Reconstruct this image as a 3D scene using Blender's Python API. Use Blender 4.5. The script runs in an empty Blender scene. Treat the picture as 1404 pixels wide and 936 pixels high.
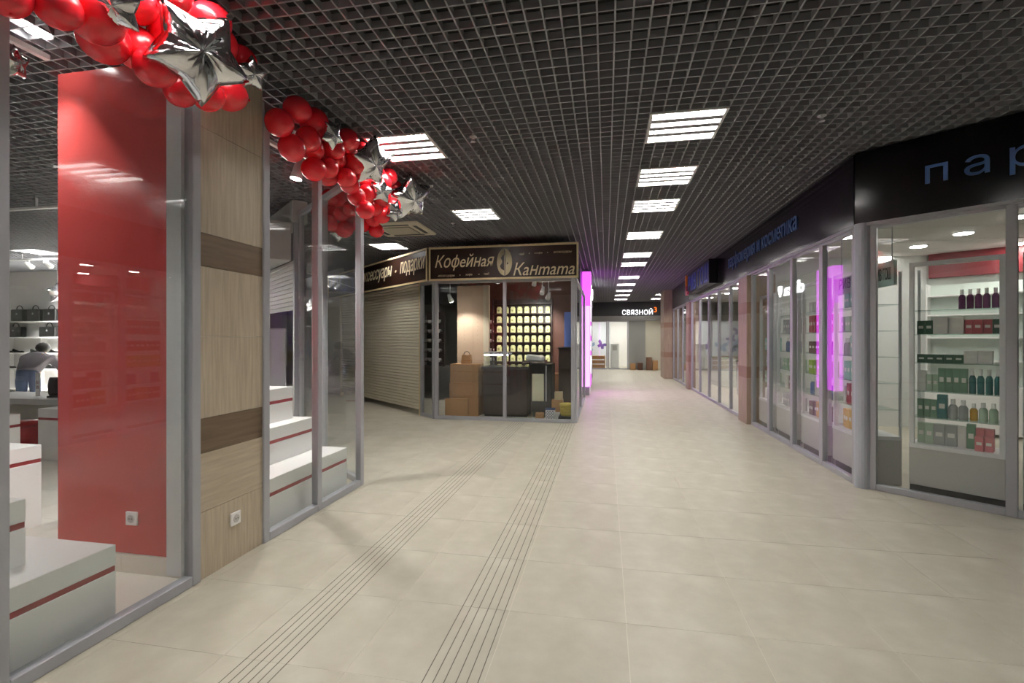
import bpy, bmesh, math, random
from mathutils import Matrix, Vector, geometry
random.seed(7)
S = bpy.context.scene
COL = S.collection
# ------------------------------------------------------------------ camera, world, exposure
F_PX, HC, CEIL = 668.0, 1.43, 3.25
YAW = math.atan(129.0 / F_PX)
cd = bpy.data.cameras.new('camera'); cam = bpy.data.objects.new('camera', cd); COL.objects.link(cam)
cd.sensor_width = 36.0; cd.lens = 36.0 * F_PX / 1404.0; cd.clip_start = 0.05; cd.clip_end = 100
cd.shift_y = -2.5 / 1404.0
cam.location = (0, 0, HC); cam.rotation_euler = (math.pi / 2, 0, YAW)
S.camera = cam
w = bpy.data.worlds.new('world'); S.world = w; w.use_nodes = True
w.node_tree.nodes['Background'].inputs[0].default_value = (0, 0, 0, 1)
w.node_tree.nodes['Background'].inputs[1].default_value = 0.0
S.view_settings.view_transform = 'Standard'; S.view_settings.look = 'None'
S.view_settings.gamma = 1.0; S.view_settings.use_curve_mapping = False
S.view_settings.exposure = 1.22
S.cycles.use_denoising = True
S.cycles.max_bounces = 8; S.cycles.diffuse_bounces = 4; S.cycles.glossy_bounces = 4
S.cycles.transmission_bounces = 6; S.cycles.transparent_max_bounces = 24
S.cycles.sample_clamp_indirect = 6.0; S.cycles.caustics_reflective = False; S.cycles.caustics_refractive = False

# ------------------------------------------------------------------ measuring helpers (pixel of the 1404x936 photo -> place)
CA, SA = math.cos(YAW), math.sin(YAW)
def at_depth(x, y, zc):
    xc = (x - 702.0) / F_PX * zc
    return Vector((xc * CA - zc * SA, xc * SA + zc * CA, HC + (465.5 - y) / F_PX * zc))
def at_x(x, y, X):
    u = (x - 702.0) / F_PX
    return at_depth(x, y, X / (u * CA - SA))
def at_y(x, y, Y):
    u = (x - 702.0) / F_PX
    return at_depth(x, y, Y / (u * SA + CA))
def at_z(x, y, z=0.0):
    return at_depth(x, y, F_PX * (z - HC) / (465.5 - y))

# ------------------------------------------------------------------ materials
def lin(c):
    return tuple((v / 12.92 if v <= 0.04045 else ((v + 0.055) / 1.055) ** 2.4) for v in [q / 255.0 for q in c]) + (1.0,)
MATS = {}
def mat(name, rgb, rough=0.5, metal=0.0, emit=0.0, spec=0.5, noise=None, bump=None, coat=0.0):
    if name in MATS: return MATS[name]
    m = bpy.data.materials.new(name); m.use_nodes = True; nt = m.node_tree; b = nt.nodes['Principled BSDF']
    c = lin(rgb)
    b.inputs['Base Color'].default_value = c; b.inputs['Roughness'].default_value = rough
    b.inputs['Metallic'].default_value = metal; b.inputs['Specular IOR Level'].default_value = spec
    b.inputs['Coat Weight'].default_value = coat
    if emit:
        b.inputs['Emission Color'].default_value = c; b.inputs['Emission Strength'].default_value = emit
    if noise or bump:
        tc = nt.nodes.new('ShaderNodeTexCoord'); mp = nt.nodes.new('ShaderNodeMapping')
        nt.links.new(tc.outputs['Object'], mp.inputs[0])
        nz = nt.nodes.new('ShaderNodeTexNoise'); nt.links.new(mp.outputs[0], nz.inputs['Vector'])
        nz.inputs['Detail'].default_value = 6
        if noise:
            rgb2, scale, stretch = noise
            mp.inputs['Scale'].default_value = stretch; nz.inputs['Scale'].default_value = scale
            rp = nt.nodes.new('ShaderNodeValToRGB'); rp.color_ramp.elements[0].position = 0.3; rp.color_ramp.elements[1].position = 0.7
            rp.color_ramp.elements[0].color = c; rp.color_ramp.elements[1].color = lin(rgb2)
            nt.links.new(nz.outputs['Fac'], rp.inputs[0]); nt.links.new(rp.outputs[0], b.inputs['Base Color'])
        if bump:
            bs, bstr = bump
            n2 = nt.nodes.new('ShaderNodeTexNoise'); n2.inputs['Scale'].default_value = bs
            nt.links.new(tc.outputs['Object'], n2.inputs['Vector'])
            bp = nt.nodes.new('ShaderNodeBump'); bp.inputs['Strength'].default_value = bstr; bp.inputs['Distance'].default_value = 0.02
            nt.links.new(n2.outputs['Fac'], bp.inputs['Height']); nt.links.new(bp.outputs[0], b.inputs['Normal'])
    MATS[name] = m; return m
def emis(name, rgb, strength):
    return mat(name, rgb, 0.5, 0, strength)
def glass_mat(name, tint=(0.97, 0.985, 0.98), f0=0.045):
    m = bpy.data.materials.new(name); m.use_nodes = True; nt = m.node_tree; nt.nodes.clear()
    out = nt.nodes.new('ShaderNodeOutputMaterial'); mix = nt.nodes.new('ShaderNodeMixShader')
    tr = nt.nodes.new('ShaderNodeBsdfTransparent'); tr.inputs[0].default_value = tint + (1,)
    gl = nt.nodes.new('ShaderNodeBsdfGlossy'); gl.inputs['Roughness'].default_value = 0.0
    lw = nt.nodes.new('ShaderNodeLayerWeight'); lw.inputs['Blend'].default_value = 0.5
    p = nt.nodes.new('ShaderNodeMath'); p.operation = 'POWER'; p.inputs[1].default_value = 5
    k = nt.nodes.new('ShaderNodeMath'); k.operation = 'MULTIPLY_ADD'; k.inputs[1].default_value = 1 - f0; k.inputs[2].default_value = f0
    nt.links.new(lw.outputs['Facing'], p.inputs[0]); nt.links.new(p.outputs[0], k.inputs[0]); nt.links.new(k.outputs[0], mix.inputs[0])
    nt.links.new(tr.outputs[0], mix.inputs[1]); nt.links.new(gl.outputs[0], mix.inputs[2]); nt.links.new(mix.outputs[0], out.inputs[0])
    MATS[name] = m; return m
GLASS = glass_mat('clear_glass')
ALU = mat('aluminium', (180, 181, 187), 0.38, 0.15, noise=((170, 171, 177), 3, (1, 1, 0.1)))
ALU_L = mat('pale_aluminium', (232, 232, 234), 0.45, 0.0)
WHITE = mat('white_laminate', (247, 246, 245), 0.35)
WALLW = mat('white_paint', (235, 234, 232), 0.8)
TILE = mat('beige_tile', (182, 176, 159), 0.42, noise=((197, 192, 176), 3.2, (1, 1, 1)), spec=0.35)
TILE_W = mat('shop_tile', (232, 227, 218), 0.3, noise=((222, 216, 205), 2.5, (1, 1, 1)))
JOINT = mat('tile_joint', (212, 205, 190), 0.8)
GROOVE = mat('dark_groove', (104, 98, 88), 0.7)
BLADE = mat('grid_blade', (140, 140, 145), 0.5)
PLENUM = mat('dark_plenum', (40, 38, 38), 0.9, noise=((30, 29, 29), 1.5, (1, 1, 1)))
REDP = mat('red_panel', (196, 78, 76), 0.14, spec=0.5)
STRIPE = mat('red_stripe', (150, 36, 44), 0.4)
WOOD = mat('light_oak', (204, 190, 168), 0.5, noise=((180, 165, 143), 6, (9, 9, 0.6)))
WOOD_H = mat('light_oak_across', (202, 188, 166), 0.5, noise=((178, 163, 141), 6, (0.6, 0.6, 9)))
WOOD_D = mat('dark_oak', (118, 98, 76), 0.5, noise=((96, 78, 58), 6, (0.6, 0.6, 9)))
BALLOON = mat('red_latex', (236, 34, 48), 0.25, spec=0.6, coat=0.2)
FOIL = mat('silver_foil', (225, 225, 228), 0.1, 1.0, bump=(5.0, 0.12))
BLACKF = mat('black_fascia', (13, 13, 14), 0.16)
BLUEL = mat('blue_letter', (70, 104, 160), 0.35)
BROWN = mat('brown_sign', (46, 26, 18), 0.35)
GOLD = mat('gold_trim', (226, 208, 164), 0.4)
CREAM = mat('cream_letter', (240, 226, 190), 0.5)
SHUT = mat('cream_shutter', (234, 228, 208), 0.45)
DARKB = mat('espresso_wood', (48, 32, 28), 0.4)
GREYP = mat('grey_panel', (198, 196, 193), 0.5)
KRAFT = mat('kraft_card', (178, 136, 92), 0.75, noise=((168, 126, 82), 3, (1, 1, 1)))
BLACK = mat('black_leather', (20, 19, 20), 0.4)
TUBE = emis('fluorescent_tube', (255, 251, 246), 42)
SPOTE = emis('spot_bulb', (255, 250, 245), 25)
DOWNB = emis('downlight_bright', (255, 250, 242), 150)
DOWNE = emis('downlight_glow', (255, 250, 242), 45)

# ------------------------------------------------------------------ mesh helpers
def link(name, me, m=None, parent=None):
    o = bpy.data.objects.new(name, me); COL.objects.link(o)
    if m is not None and len(me.materials) == 0: me.materials.append(m)
    if parent is not None: o.parent = parent
    return o
def bm_obj(name, bm, m, parent=None, smooth=False):
    me = bpy.data.meshes.new(name); bm.normal_update(); bm.to_mesh(me); bm.free()
    if smooth:
        for p in me.polygons: p.use_smooth = True
    return link(name, me, m, parent)
def bbox(bm, lo, hi, M=None, bev=0.0):
    r = bmesh.ops.create_cube(bm, size=1.0)
    vs = r['verts']
    for v in vs:
        v.co = Vector([lo[i] + (v.co[i] + 0.5) * (hi[i] - lo[i]) for i in range(3)])
    if bev:
        es = list({e for v in vs for e in v.link_edges})
        rb = bmesh.ops.bevel(bm, geom=es, offset=bev, segments=1, affect='EDGES')
        vs = list({v for f in rb['faces'] for v in f.verts} | {v for v in vs if v.is_valid})
    if M is not None:
        bmesh.ops.transform(bm, matrix=M, verts=[v for v in vs if v.is_valid])
def box(name, lo, hi, m, parent=None, M=None, bev=0.0):
    bm = bmesh.new(); bbox(bm, lo, hi, None, bev)
    if M is not None: bmesh.ops.transform(bm, matrix=M, verts=bm.verts)
    return bm_obj(name, bm, m, parent)
def bcyl(bm, p0, p1, r0, r1=None, seg=12):
    p0, p1 = Vector(p0), Vector(p1); r1 = r0 if r1 is None else r1
    d = p1 - p0
    M = Matrix.Translation((p0 + p1) / 2) @ d.to_track_quat('Z', 'Y').to_matrix().to_4x4()
    bmesh.ops.create_cone(bm, cap_ends=True, segments=seg, radius1=max(r0, 1e-5), radius2=max(r1, 1e-5), depth=d.length, matrix=M)
def cyl(name, p0, p1, r0, m, parent=None, r1=None, seg=12, smooth=True):
    bm = bmesh.new(); bcyl(bm, p0, p1, r0, r1, seg); return bm_obj(name, bm, m, parent)
def lathe(name, prof, m, parent=None, seg=16, M=None):
    bm = bmesh.new(); rings = []
    for r, z in prof:
        rings.append([bm.verts.new((r * math.cos(2 * math.pi * k / seg), r * math.sin(2 * math.pi * k / seg), z)) for k in range(seg)])
    for a, b in zip(rings, rings[1:]):
        for k in range(seg): bm.faces.new((a[k], a[(k + 1) % seg], b[(k + 1) % seg], b[k]))
    bm.faces.new(list(reversed(rings[0]))); bm.faces.new(rings[-1])
    if M is not None: bmesh.ops.transform(bm, matrix=M, verts=bm.verts)
    return bm_obj(name, bm, m, parent, True)
def prism(name, pts, M, depth, m, parent=None):
    """outline pts (u,v) extruded by depth along local w, placed by M"""
    bm = bmesh.new()
    a = [bm.verts.new((u, v, 0)) for u, v in pts]; b = [bm.verts.new((u, v, depth)) for u, v in pts]
    n = len(pts); bm.faces.new(list(reversed(a))); bm.faces.new(b)
    for i in range(n): bm.faces.new((a[i], a[(i + 1) % n], b[(i + 1) % n], b[i]))
    bmesh.ops.transform(bm, matrix=M, verts=bm.verts)
    return bm_obj(name, bm, m, parent)
def empty(name, loc, rz=0.0, scale=1.0):
    e = bpy.data.objects.new(name, None); COL.objects.link(e); e.location = loc; e.rotation_euler = (0, 0, rz)
    e.scale = (scale,) * 3; e.empty_display_size = 0.1
    return e
def tag(o, label, cat, group=None):
    o['label'] = label; o['category'] = cat
    if group: o['group'] = group
    return o
def struct(o, label=None):
    o['kind'] = 'structure'
    if label: o['label'] = label
    return o
def copy_tree(o, parent=None):
    c = o.copy(); COL.objects.link(c); c.parent = parent
    for ch in o.children: copy_tree(ch, c)
    return c
def frame(origin, right, normal):
    r = Vector(right).normalized(); n = Vector(normal).normalized(); u = n.cross(r)
    M = Matrix((r, u, n)).transposed().to_4x4(); M.translation = Vector(origin); return M
def wall_frame(p, d, n):
    """local (t along d, w along outward n, z up) at ground point p"""
    d = Vector((d[0], d[1], 0)).normalized(); n = Vector((n[0], n[1], 0)).normalized()
    M = Matrix((d, n, Vector((0, 0, 1)))).transposed().to_4x4(); M.translation = Vector((p[0], p[1], 0)); return M
def glyph_loops(o):
    """closed outlines of a text object as lists of 2-D points"""
    cu = o.to_curve(bpy.context.evaluated_depsgraph_get()); loops = []
    for sp in cu.splines:
        pts = []
        if sp.type == 'BEZIER':
            bp_ = sp.bezier_points; n = len(bp_)
            for i in range(n):
                p0, p1 = bp_[i], bp_[(i + 1) % n]
                straight = p0.handle_right_type == 'VECTOR' and p1.handle_left_type == 'VECTOR'
                seg = [p0.co.copy()] if straight else geometry.interpolate_bezier(p0.co, p0.handle_right, p1.handle_left, p1.co, 5)[:-1]
                pts += [Vector((v.x, v.y)) for v in seg]
        else: pts = [Vector((p_.co.x, p_.co.y)) for p_ in sp.points]
        out = []
        for v in pts:
            if not out or (v - out[-1]).length > 1e-5: out.append(v)
        if len(out) > 2 and (out[0] - out[-1]).length < 1e-5: out.pop()
        if len(out) > 2: loops.append(out)
    o.to_curve_clear(); return loops
def area(l): return 0.5 * sum(l[i].x * l[(i + 1) % len(l)].y - l[(i + 1) % len(l)].x * l[i].y for i in range(len(l)))
def inside(p_, l):
    c = False
    for i in range(len(l)):
        a, b = l[i], l[i - 1]
        if (a.y > p_.y) != (b.y > p_.y) and p_.x < (b.x - a.x) * (p_.y - a.y) / (b.y - a.y) + a.x: c = not c
    return c
def fatten(l, k, sgn):
    n = len(l); out = []
    for i in range(n):
        e0 = (l[i] - l[i - 1]); e1 = (l[(i + 1) % n] - l[i])
        nn = Vector((e0.y, -e0.x)).normalized() + Vector((e1.y, -e1.x)).normalized()
        out.append(l[i] + (nn.normalized() * k * sgn if nn.length > 0.1 else Vector((0, 0))))
    return out
def text(name, body, width, height, M, m, parent=None, depth=0.01, shear=0.0, space=1.0, bold=0.0):
    """flat lettering filling width x height (one of them None keeps proportion), lower left at M's origin"""
    cu = bpy.data.curves.new(name, 'FONT'); cu.body = body; cu.size = 1.0; cu.space_character = space
    o = bpy.data.objects.new(name, cu); COL.objects.link(o); bpy.context.view_layer.update()
    loops = glyph_loops(o); bpy.data.objects.remove(o); bpy.data.curves.remove(cu)
    def holder(l): return next((k for k in loops if k is not l and area(k) * area(l) < 0 and abs(area(k)) > abs(area(l)) and all(inside(v, k) for v in l)), None)
    hs = [holder(l) for l in loops]
    loops = [(fatten(l, bold, 1 if area(h or l) > 0 else -1), h is None) for l, h in zip(loops, hs)]
    loops = [([Vector((v.x + shear * v.y, v.y)) for v in l], outer) for l, outer in loops]
    xs = [v.x for l, _ in loops for v in l]; ys = [v.y for l, _ in loops for v in l]
    x0, x1, y0, y1 = min(xs), max(xs), min(ys), max(ys)
    if width is None: sx = sy = height / (y1 - y0)
    elif height is None: sx = sy = width / (x1 - x0)
    else: sx, sy = width / (x1 - x0), height / (y1 - y0)
    V, F = [], []
    def put(v, z): V.append(M @ Vector(((v.x - x0) * sx, (v.y - y0) * sy, z))); return len(V) - 1
    for l, outer in loops:
        if not outer: continue
        group = [l] + [h for h, o2_ in loops if not o2_ and all(inside(v, l) for v in h)]
        flat = [v for g in group for v in g]
        top = [put(v, depth) for v in flat]; bot = [put(v, 0.0) for v in flat]
        for t in geometry.tessellate_polygon([[Vector((v.x, v.y, 0)) for v in g] for g in group]): F.append([top[i] for i in t])
        k = 0
        for g in group:
            n = len(g)
            for i in range(n): F.append([bot[k + i], bot[k + (i + 1) % n], top[k + (i + 1) % n], top[k + i]])
            k += n
    me = bpy.data.meshes.new(name); me.from_pydata(V, [], F)
    return link(name, me, m, parent)
CUBE = None
def unit_cube():
    global CUBE
    if CUBE is None:
        bm = bmesh.new(); bmesh.ops.create_cube(bm, size=1.0); CUBE = bpy.data.meshes.new('unit_piece'); bm.to_mesh(CUBE); bm.free()
    return CUBE
PIECE = {}
def piece(name, lo, hi, m, parent):
    """a cheap cuboid piece sharing mesh data per material"""
    if m.name not in PIECE:
        me = unit_cube().copy(); me.name = 'piece_' + m.name; me.materials.append(m); PIECE[m.name] = me
    o = bpy.data.objects.new(name, PIECE[m.name]); COL.objects.link(o); o.parent = parent
    o.location = [(lo[i] + hi[i]) / 2 for i in range(3)]; o.scale = [max(hi[i] - lo[i], 1e-4) for i in range(3)]
    return o

D_OUT = Vector((-0.77, 0.64, 0)).normalized()     # direction of the slanted fronts
N_SW = Vector((-D_OUT.y, D_OUT.x, 0))             # pointing towards -x -y

# ================================================================== SETTING
# ---- floor: tiles 0.6 x 0.6
floor = struct(box('floor', (-18, -7, -0.12), (10, 27, -0.0012), JOINT), 'beige tiled mall floor')
TX0, TY0 = 0.10, 2.52
cand = []
for i in range(-30, 16):
    for j in range(-15, 40):
        x0, y0 = TX0 + 0.6 * i, TY0 + 0.6 * j
        if x0 < -17.5 or x0 > 9 or y0 > 26: continue
        cx, cy = x0 + 0.3, y0 + 0.3
        zc = -cx * SA + cy * CA; xc = cx * CA + cy * SA
        left_shop = cx < -2.4 and ((cx + 2.38) * 0.64 + (cy - 4.45) * 0.77) < -0.3
        in_view = zc > 1.0 and abs(xc) < zc * 1.15 + 0.5
        open_view = in_view and -2.6 < cx < 2.6
        cand.append((0 if open_view else 1, zc if zc > 0 else 99, x0, y0, left_shop))
cand.sort()
bm_rest = {False: bmesh.new(), True: bmesh.new()}
for k, (vis, zc, x0, y0, ls) in enumerate(cand):
    lo, hi = (x0 + 0.0015, y0 + 0.0015, -0.02), (x0 + 0.5985, y0 + 0.5985, 0.0)
    parts = [(lo, hi, ls)]
    if lo[0] < -2.38 < hi[0] and ls: parts = [(lo, (-2.38, hi[1], 0.0), True), ((-2.38, lo[1], -0.02), hi, False)]
    for lo_, hi_, w_ in parts:
        if vis == 0 and k < 290: piece('tile', lo_, hi_, TILE_W if w_ else TILE, floor)
        else: bbox(bm_rest[w_], lo_, hi_)
for ls, b in bm_rest.items():
    o = bm_obj('tile_field', b, TILE_W if ls else TILE, floor); o['kind'] = 'stuff'
for xs in ((-1.585, -1.545, -1.505, -1.465, -1.425, -1.385), (-0.755, -0.71, -0.665, -0.615, -0.57, -0.525)):
    for x in xs: piece('groove', (x - 0.002, -1.5, -0.01), (x + 0.002, 8.3, 0.0008), GROOVE, floor)

# ---- ceiling: open-cell grid below a dark plenum
ceiling = struct(box('ceiling', (-18, -7, 4.05), (10, 27, 4.15), PLENUM), 'dark slab above an open-cell ceiling grid')
TROFFERS = [(0.35, y) for y in (4.05, 5.35, 6.55, 8.45, 10.45, 11.75, 14.25, 16.15, 18.15, 20.05, 22.05)]
TROFFERS += [(-2.15, 4.05), (-2.15, 6.55), (-4.45, 8.55), (1.95, 20.05), (1.95, 22.05)]
SHOP_TROFFERS = [(-11.85, 7.75)]
# outside the picture: both mall rows go on behind the camera at the 2.5 m step of the side row; two shop lights seen mirrored in the red panel
OFFSCREEN = [((0.35, 1.55), 'centre_row'), ((0.35, -0.95), 'centre_row_next'), ((0.35, -3.45), 'centre_row_last'), ((-2.15, 1.55), 'side_row'), ((-2.15, -0.95), 'side_row_next'),
             ((-5.85, 0.25), 'shoe_shop'), ((-6.05, -1.05), 'shoe_shop_next')]
ALLT = TROFFERS + SHOP_TROFFERS + [p for p, _ in OFFSCREEN]
AC = (-3.75, 7.05, 0.9)
HOLES = [(x, x + 0.6, y, y + 0.6) for x, y in ALLT] + [(AC[0], AC[0] + AC[2], AC[1], AC[1] + AC[2])]
def cut(lo, hi, holes):
    segs = [(lo, hi)]
    for a, b in holes:
        ns = []
        for s, e in segs:
            if b <= s or a >= e: ns.append((s, e)); continue
            if a > s: ns.append((s, a))
            if b < e: ns.append((b, e))
        segs = ns
    return segs
XMIN, XMAX, YMIN, YMAX = -15.95, 6.05, -2.95, 24.05
bm_far = bmesh.new(); n_bl = 0
BZ0, BZ1, BH = CEIL, CEIL + 0.045, 0.005
def blade(lo, hi, near):
    global n_bl
    if near and n_bl < 298: piece('slat', lo, hi, BLADE, ceiling); n_bl += 1
    else: bbox(bm_far, lo, hi)
for k in range(int((XMAX - XMIN) / 0.1 + 1)):
    x = XMIN + 0.1 * k
    for s, e in cut(YMIN, YMAX, [(h[2] + 0.01, h[3] - 0.01) for h in HOLES if h[0] + 0.001 < x < h[1] - 0.001]):
        blade((x - BH, s, BZ0), (x + BH, e, BZ1), -4.2 < x < 4 and e > 3)
for k in range(int((YMAX - YMIN) / 0.1 + 1)):
    y = YMIN + 0.1 * k
    for s, e in cut(XMIN, XMAX, [(h[0] + 0.01, h[1] - 0.01) for h in HOLES if h[2] + 0.001 < y < h[3] - 0.001]):
        blade((s, y - BH, BZ0), (e, y + BH, BZ1 - 0.001), 1.9 < y < 9.5 and e > -8)
o = bm_obj('slat_field', bm_far, BLADE, ceiling); o['kind'] = 'stuff'

# ---- outer shell
struct(box('wall_back', (-18, -7.1, 0), (10, -6.9, 4.05), WALLW))
struct(box('wall_left', (-17.2, -7, 0), (-17, 27, 4.05), WALLW))
struct(box('wall_right', (9.0, -7, 0), (9.2, 27, 4.05), WALLW))
struct(box('wall_end', (-18, 26.4, 0), (10, 26.6, 4.05), WALLW))

# ---- generic glazed front
def glazed(name, p, d, n, posts, h, pane_span=True, rails=(0.06, None), post_w=0.06, depth=0.06, m=ALU, skip=(), label=None):
    M = wall_frame(p, d, n)
    root = struct(empty(name, (0, 0, 0)), label)
    for t in posts: box('post', (t - post_w / 2, -depth / 2, 0), (t + post_w / 2, depth / 2, h), m, root, M, 0.004)
    for i, (a, b) in enumerate(zip(posts, posts[1:])):
        if i in skip: continue
        lo, hi = a + post_w / 2, b - post_w / 2
        box('bottom_rail', (lo, -depth / 2, 0.0), (hi, depth / 2, rails[0]), m, root, M, 0.004)
        box('top_rail', (lo, -depth / 2, h - 0.06), (hi, depth / 2, h), m, root, M, 0.004)
        box('pane', (lo, -0.005, rails[0]), (hi, 0.005, h - 0.06), GLASS, root, M)
    return root

# ---- LEFT SHOE SHOP -------------------------------------------------
FX = -2.38
glazed('window_1', (FX, 0), (0, 1), (1, 0), [-2.9, -0.7, 1.51, 2.45], 3.1, label='glazed front of the shoe shop before the oak pillar')
box('jamb', (FX - 0.13, 2.40, 0.06), (FX - 0.03, 2.475, 3.04), ALU_L, bpy.data.objects['window_1'])
glazed('window_2', (FX, 0), (0, 1), (1, 0), [3.05, 3.70, 4.42], 3.1, label='glazed front of the shoe shop after the oak pillar')
C0 = Vector((FX, 4.45, 0))
glazed('window_3', C0, D_OUT, (0.64, 0.77), [0.03, 1.08, 1.98], 3.1, label='slanted glazed return of the shoe shop')
# pillar: oak on the mall side, red lacquer on the shop side
pil = struct(box('pillar', (-3.39, 2.53, 0), (-2.40, 3.0, 3.11), WALLW), 'square pillar clad in oak boards and red panels')
zs = [0, 0.40, 0.75, 0.96, 1.45, 1.87, 2.07, 2.7, CEIL]
ms = [WOOD, WOOD_H, WOOD_D, WOOD, WOOD, WOOD_D, WOOD, WOOD]
for a, b, m in zip(zs, zs[1:], ms):
    box('panel', (-2.40, 2.485, a + 0.001), (-2.365, 3.02, b - 0.001), m, pil)
box('core', (-2.75, 2.54, 3.11), (-2.40, 2.99, CEIL + 0.03), WALLW, pil)
box('panel', (-3.41, 2.50, 0.115), (-2.52, 2.53, 3.12), REDP, pil)
box('panel', (-3.41, 3.00, 0.115), (-2.52, 3.02, 3.12), REDP, pil)
box('panel', (-3.43, 2.50, 0.115), (-3.41, 3.02, 3.12), REDP, pil)
for k in range(2): box('skirting_tile', (-3.43 + 0.5 * k, 2.488, 0), (-2.932 + 0.5 * k, 2.53, 0.112), TILE_W, pil)
def socket(loc, rz, label):
    e = tag(empty('wall_socket', loc, rz), label, 'socket')
    box('plate', (-0.041, -0.012, -0.041), (0.041, 0.002, 0.041), WHITE, e, None, 0.003)
    bm = bmesh.new(); bcyl(bm, (0, -0.011, 0), (0, -0.0155, 0), 0.026, 0.024, 20); r = bm_obj('round_insert', bm, mat('socket_grey', (205, 203, 200), 0.4), e)
    for s in (-1, 1): cyl('pin_hole', (s * 0.009, -0.015, 0), (s * 0.009, -0.0165, 0), 0.004, BLACK, r, seg=8)
p = at_y(182, 710, 2.5); socket((p.x, 2.50, p.z), 0, 'white power socket on the red panel of the pillar')
p = at_x(322, 710, -2.365); socket((-2.365, p.y, p.z), math.pi / 2, 'white power socket low on the oak side of the pillar')

# shop back wall, solid wall beyond the entrance and skirting
struct(box('wall_far_left', (-17, 10.4, 0), (-9.3, 10.5, 4.05), WALLW), 'white back wall of the shoe shop')
Mret = wall_frame(C0, D_OUT, (0.64, 0.77))
struct(box('wall_slant', (3.95, -0.08, 0), (9.2, 0.08, 4.05), WALLW, None, Mret))
struct(box('wall_header', (1.99, -0.10, 2.95), (3.95, 0.08, 3.24), mat('grey_header', (196, 194, 192), 0.6), None, Mret), 'grey header above the shutter of the shoe shop')
# half-lowered roller shutter at the entrance
rs = tag(empty('roller_shutter', C0), 'half raised roller shutter in the slanted shoe shop entrance', 'shutter')
Ml = Matrix.Translation(-C0) @ Mret
box('shutter_box', (2.02, -0.42, 2.45), (3.92, -0.11, 2.95), mat('grey_box', (190, 188, 186), 0.5), rs, Ml, 0.01)
for k in range(11):
    z = 1.82 + 0.06 * k
    box('slat', (2.06, -0.06, z + 0.003), (3.9, -0.035 + 0.008, z + 0.057), mat('pale_slat', (206, 200, 196), 0.45), rs, Ml, 0.006)
box('guide_rail', (2.0, -0.08, 0), (2.06, 0.0, 2.95), ALU, rs, Ml); box('guide_rail', (3.9, -0.08, 0), (3.95, 0.0, 2.95), ALU, rs, Ml)

# podiums: white boxes with a red stripe
def podium(lo, hi, label, group=None, stripe=True, sides='xy'):
    cx, cy = (lo[0] + hi[0]) / 2, (lo[1] + hi[1]) / 2
    e = tag(empty('display_podium', (cx, cy, lo[2])), label, 'podium', group)
    L = Vector((lo[0] - cx, lo[1] - cy, 0)); H = Vector((hi[0] - cx, hi[1] - cy, hi[2] - lo[2]))
    zt = H.z - 0.105
    box('body', L, (H.x, H.y, zt - 0.028), WHITE, e, None, 0.002)
    box('stripe', (L.x + 0.003, L.y + 0.003, zt - 0.028), (H.x - 0.003, H.y - 0.003, zt), STRIPE, e)
    box('top', (L.x, L.y, zt), H, WHITE, e, None, 0.002)
    return e
podium((-4.9, -0.9, 0), (-2.47, 2.07, 0.38), 'low white podium with a red stripe beside the red pillar panel')
podium((-4.6, -0.9, 0.38), (-2.67, 1.81, 0.685), 'white podium block stacked on the low podium by the red panel')
podium((-4.0, 3.1, 0), (-2.47, 4.34, 0.385), 'lowest step of white podium behind the glass past the oak pillar')
podium((-3.9, 3.1, 0.385), (-2.75, 4.22, 0.69), 'middle step of white podium past the oak pillar')
podium((-3.8, 3.15, 0.69), (-2.9, 4.12, 0.99), 'topmost white block of the stepped podium past the oak pillar')
def pod_px(xr, ytop, ybot, wx, dy, label, flip=False):
    b = at_z(xr, ybot, 0.0)
    zc = -b.x * SA + b.y * CA; h = HC + (465.5 - ytop) / F_PX * zc
    if flip: podium((b.x, b.y, 0), (b.x + wx, b.y + dy, h), label)
    else: podium((b.x - wx, b.y - dy, 0), (b.x, b.y, h), label)
    return b, h
pod_px(57, 609, 719, 1.2, 0.85, 'tall white podium standing on the shop floor behind the stacked blocks')
pod_px(28, 567, 654, 1.0, 0.9, 'white podium beside the red pouf')
pod_px(52, 560, 630, 1.6, 0.9, 'wide white podium beyond the red pouf', True)
q = at_z(34, 615, 0)
pf = tag(empty('pouf', (q.x, q.y, 0)), 'round red pouf on the shop floor between white podiums', 'pouf')
lathe('seat', [(0.17, 0.0), (0.2, 0.03), (0.21, 0.3), (0.18, 0.36), (0.05, 0.38)], mat('red_vinyl', (170, 20, 30), 0.3), pf)
lathe('piping', [(0.2, 0.30), (0.222, 0.31), (0.2, 0.325)], STRIPE, pf)
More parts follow.
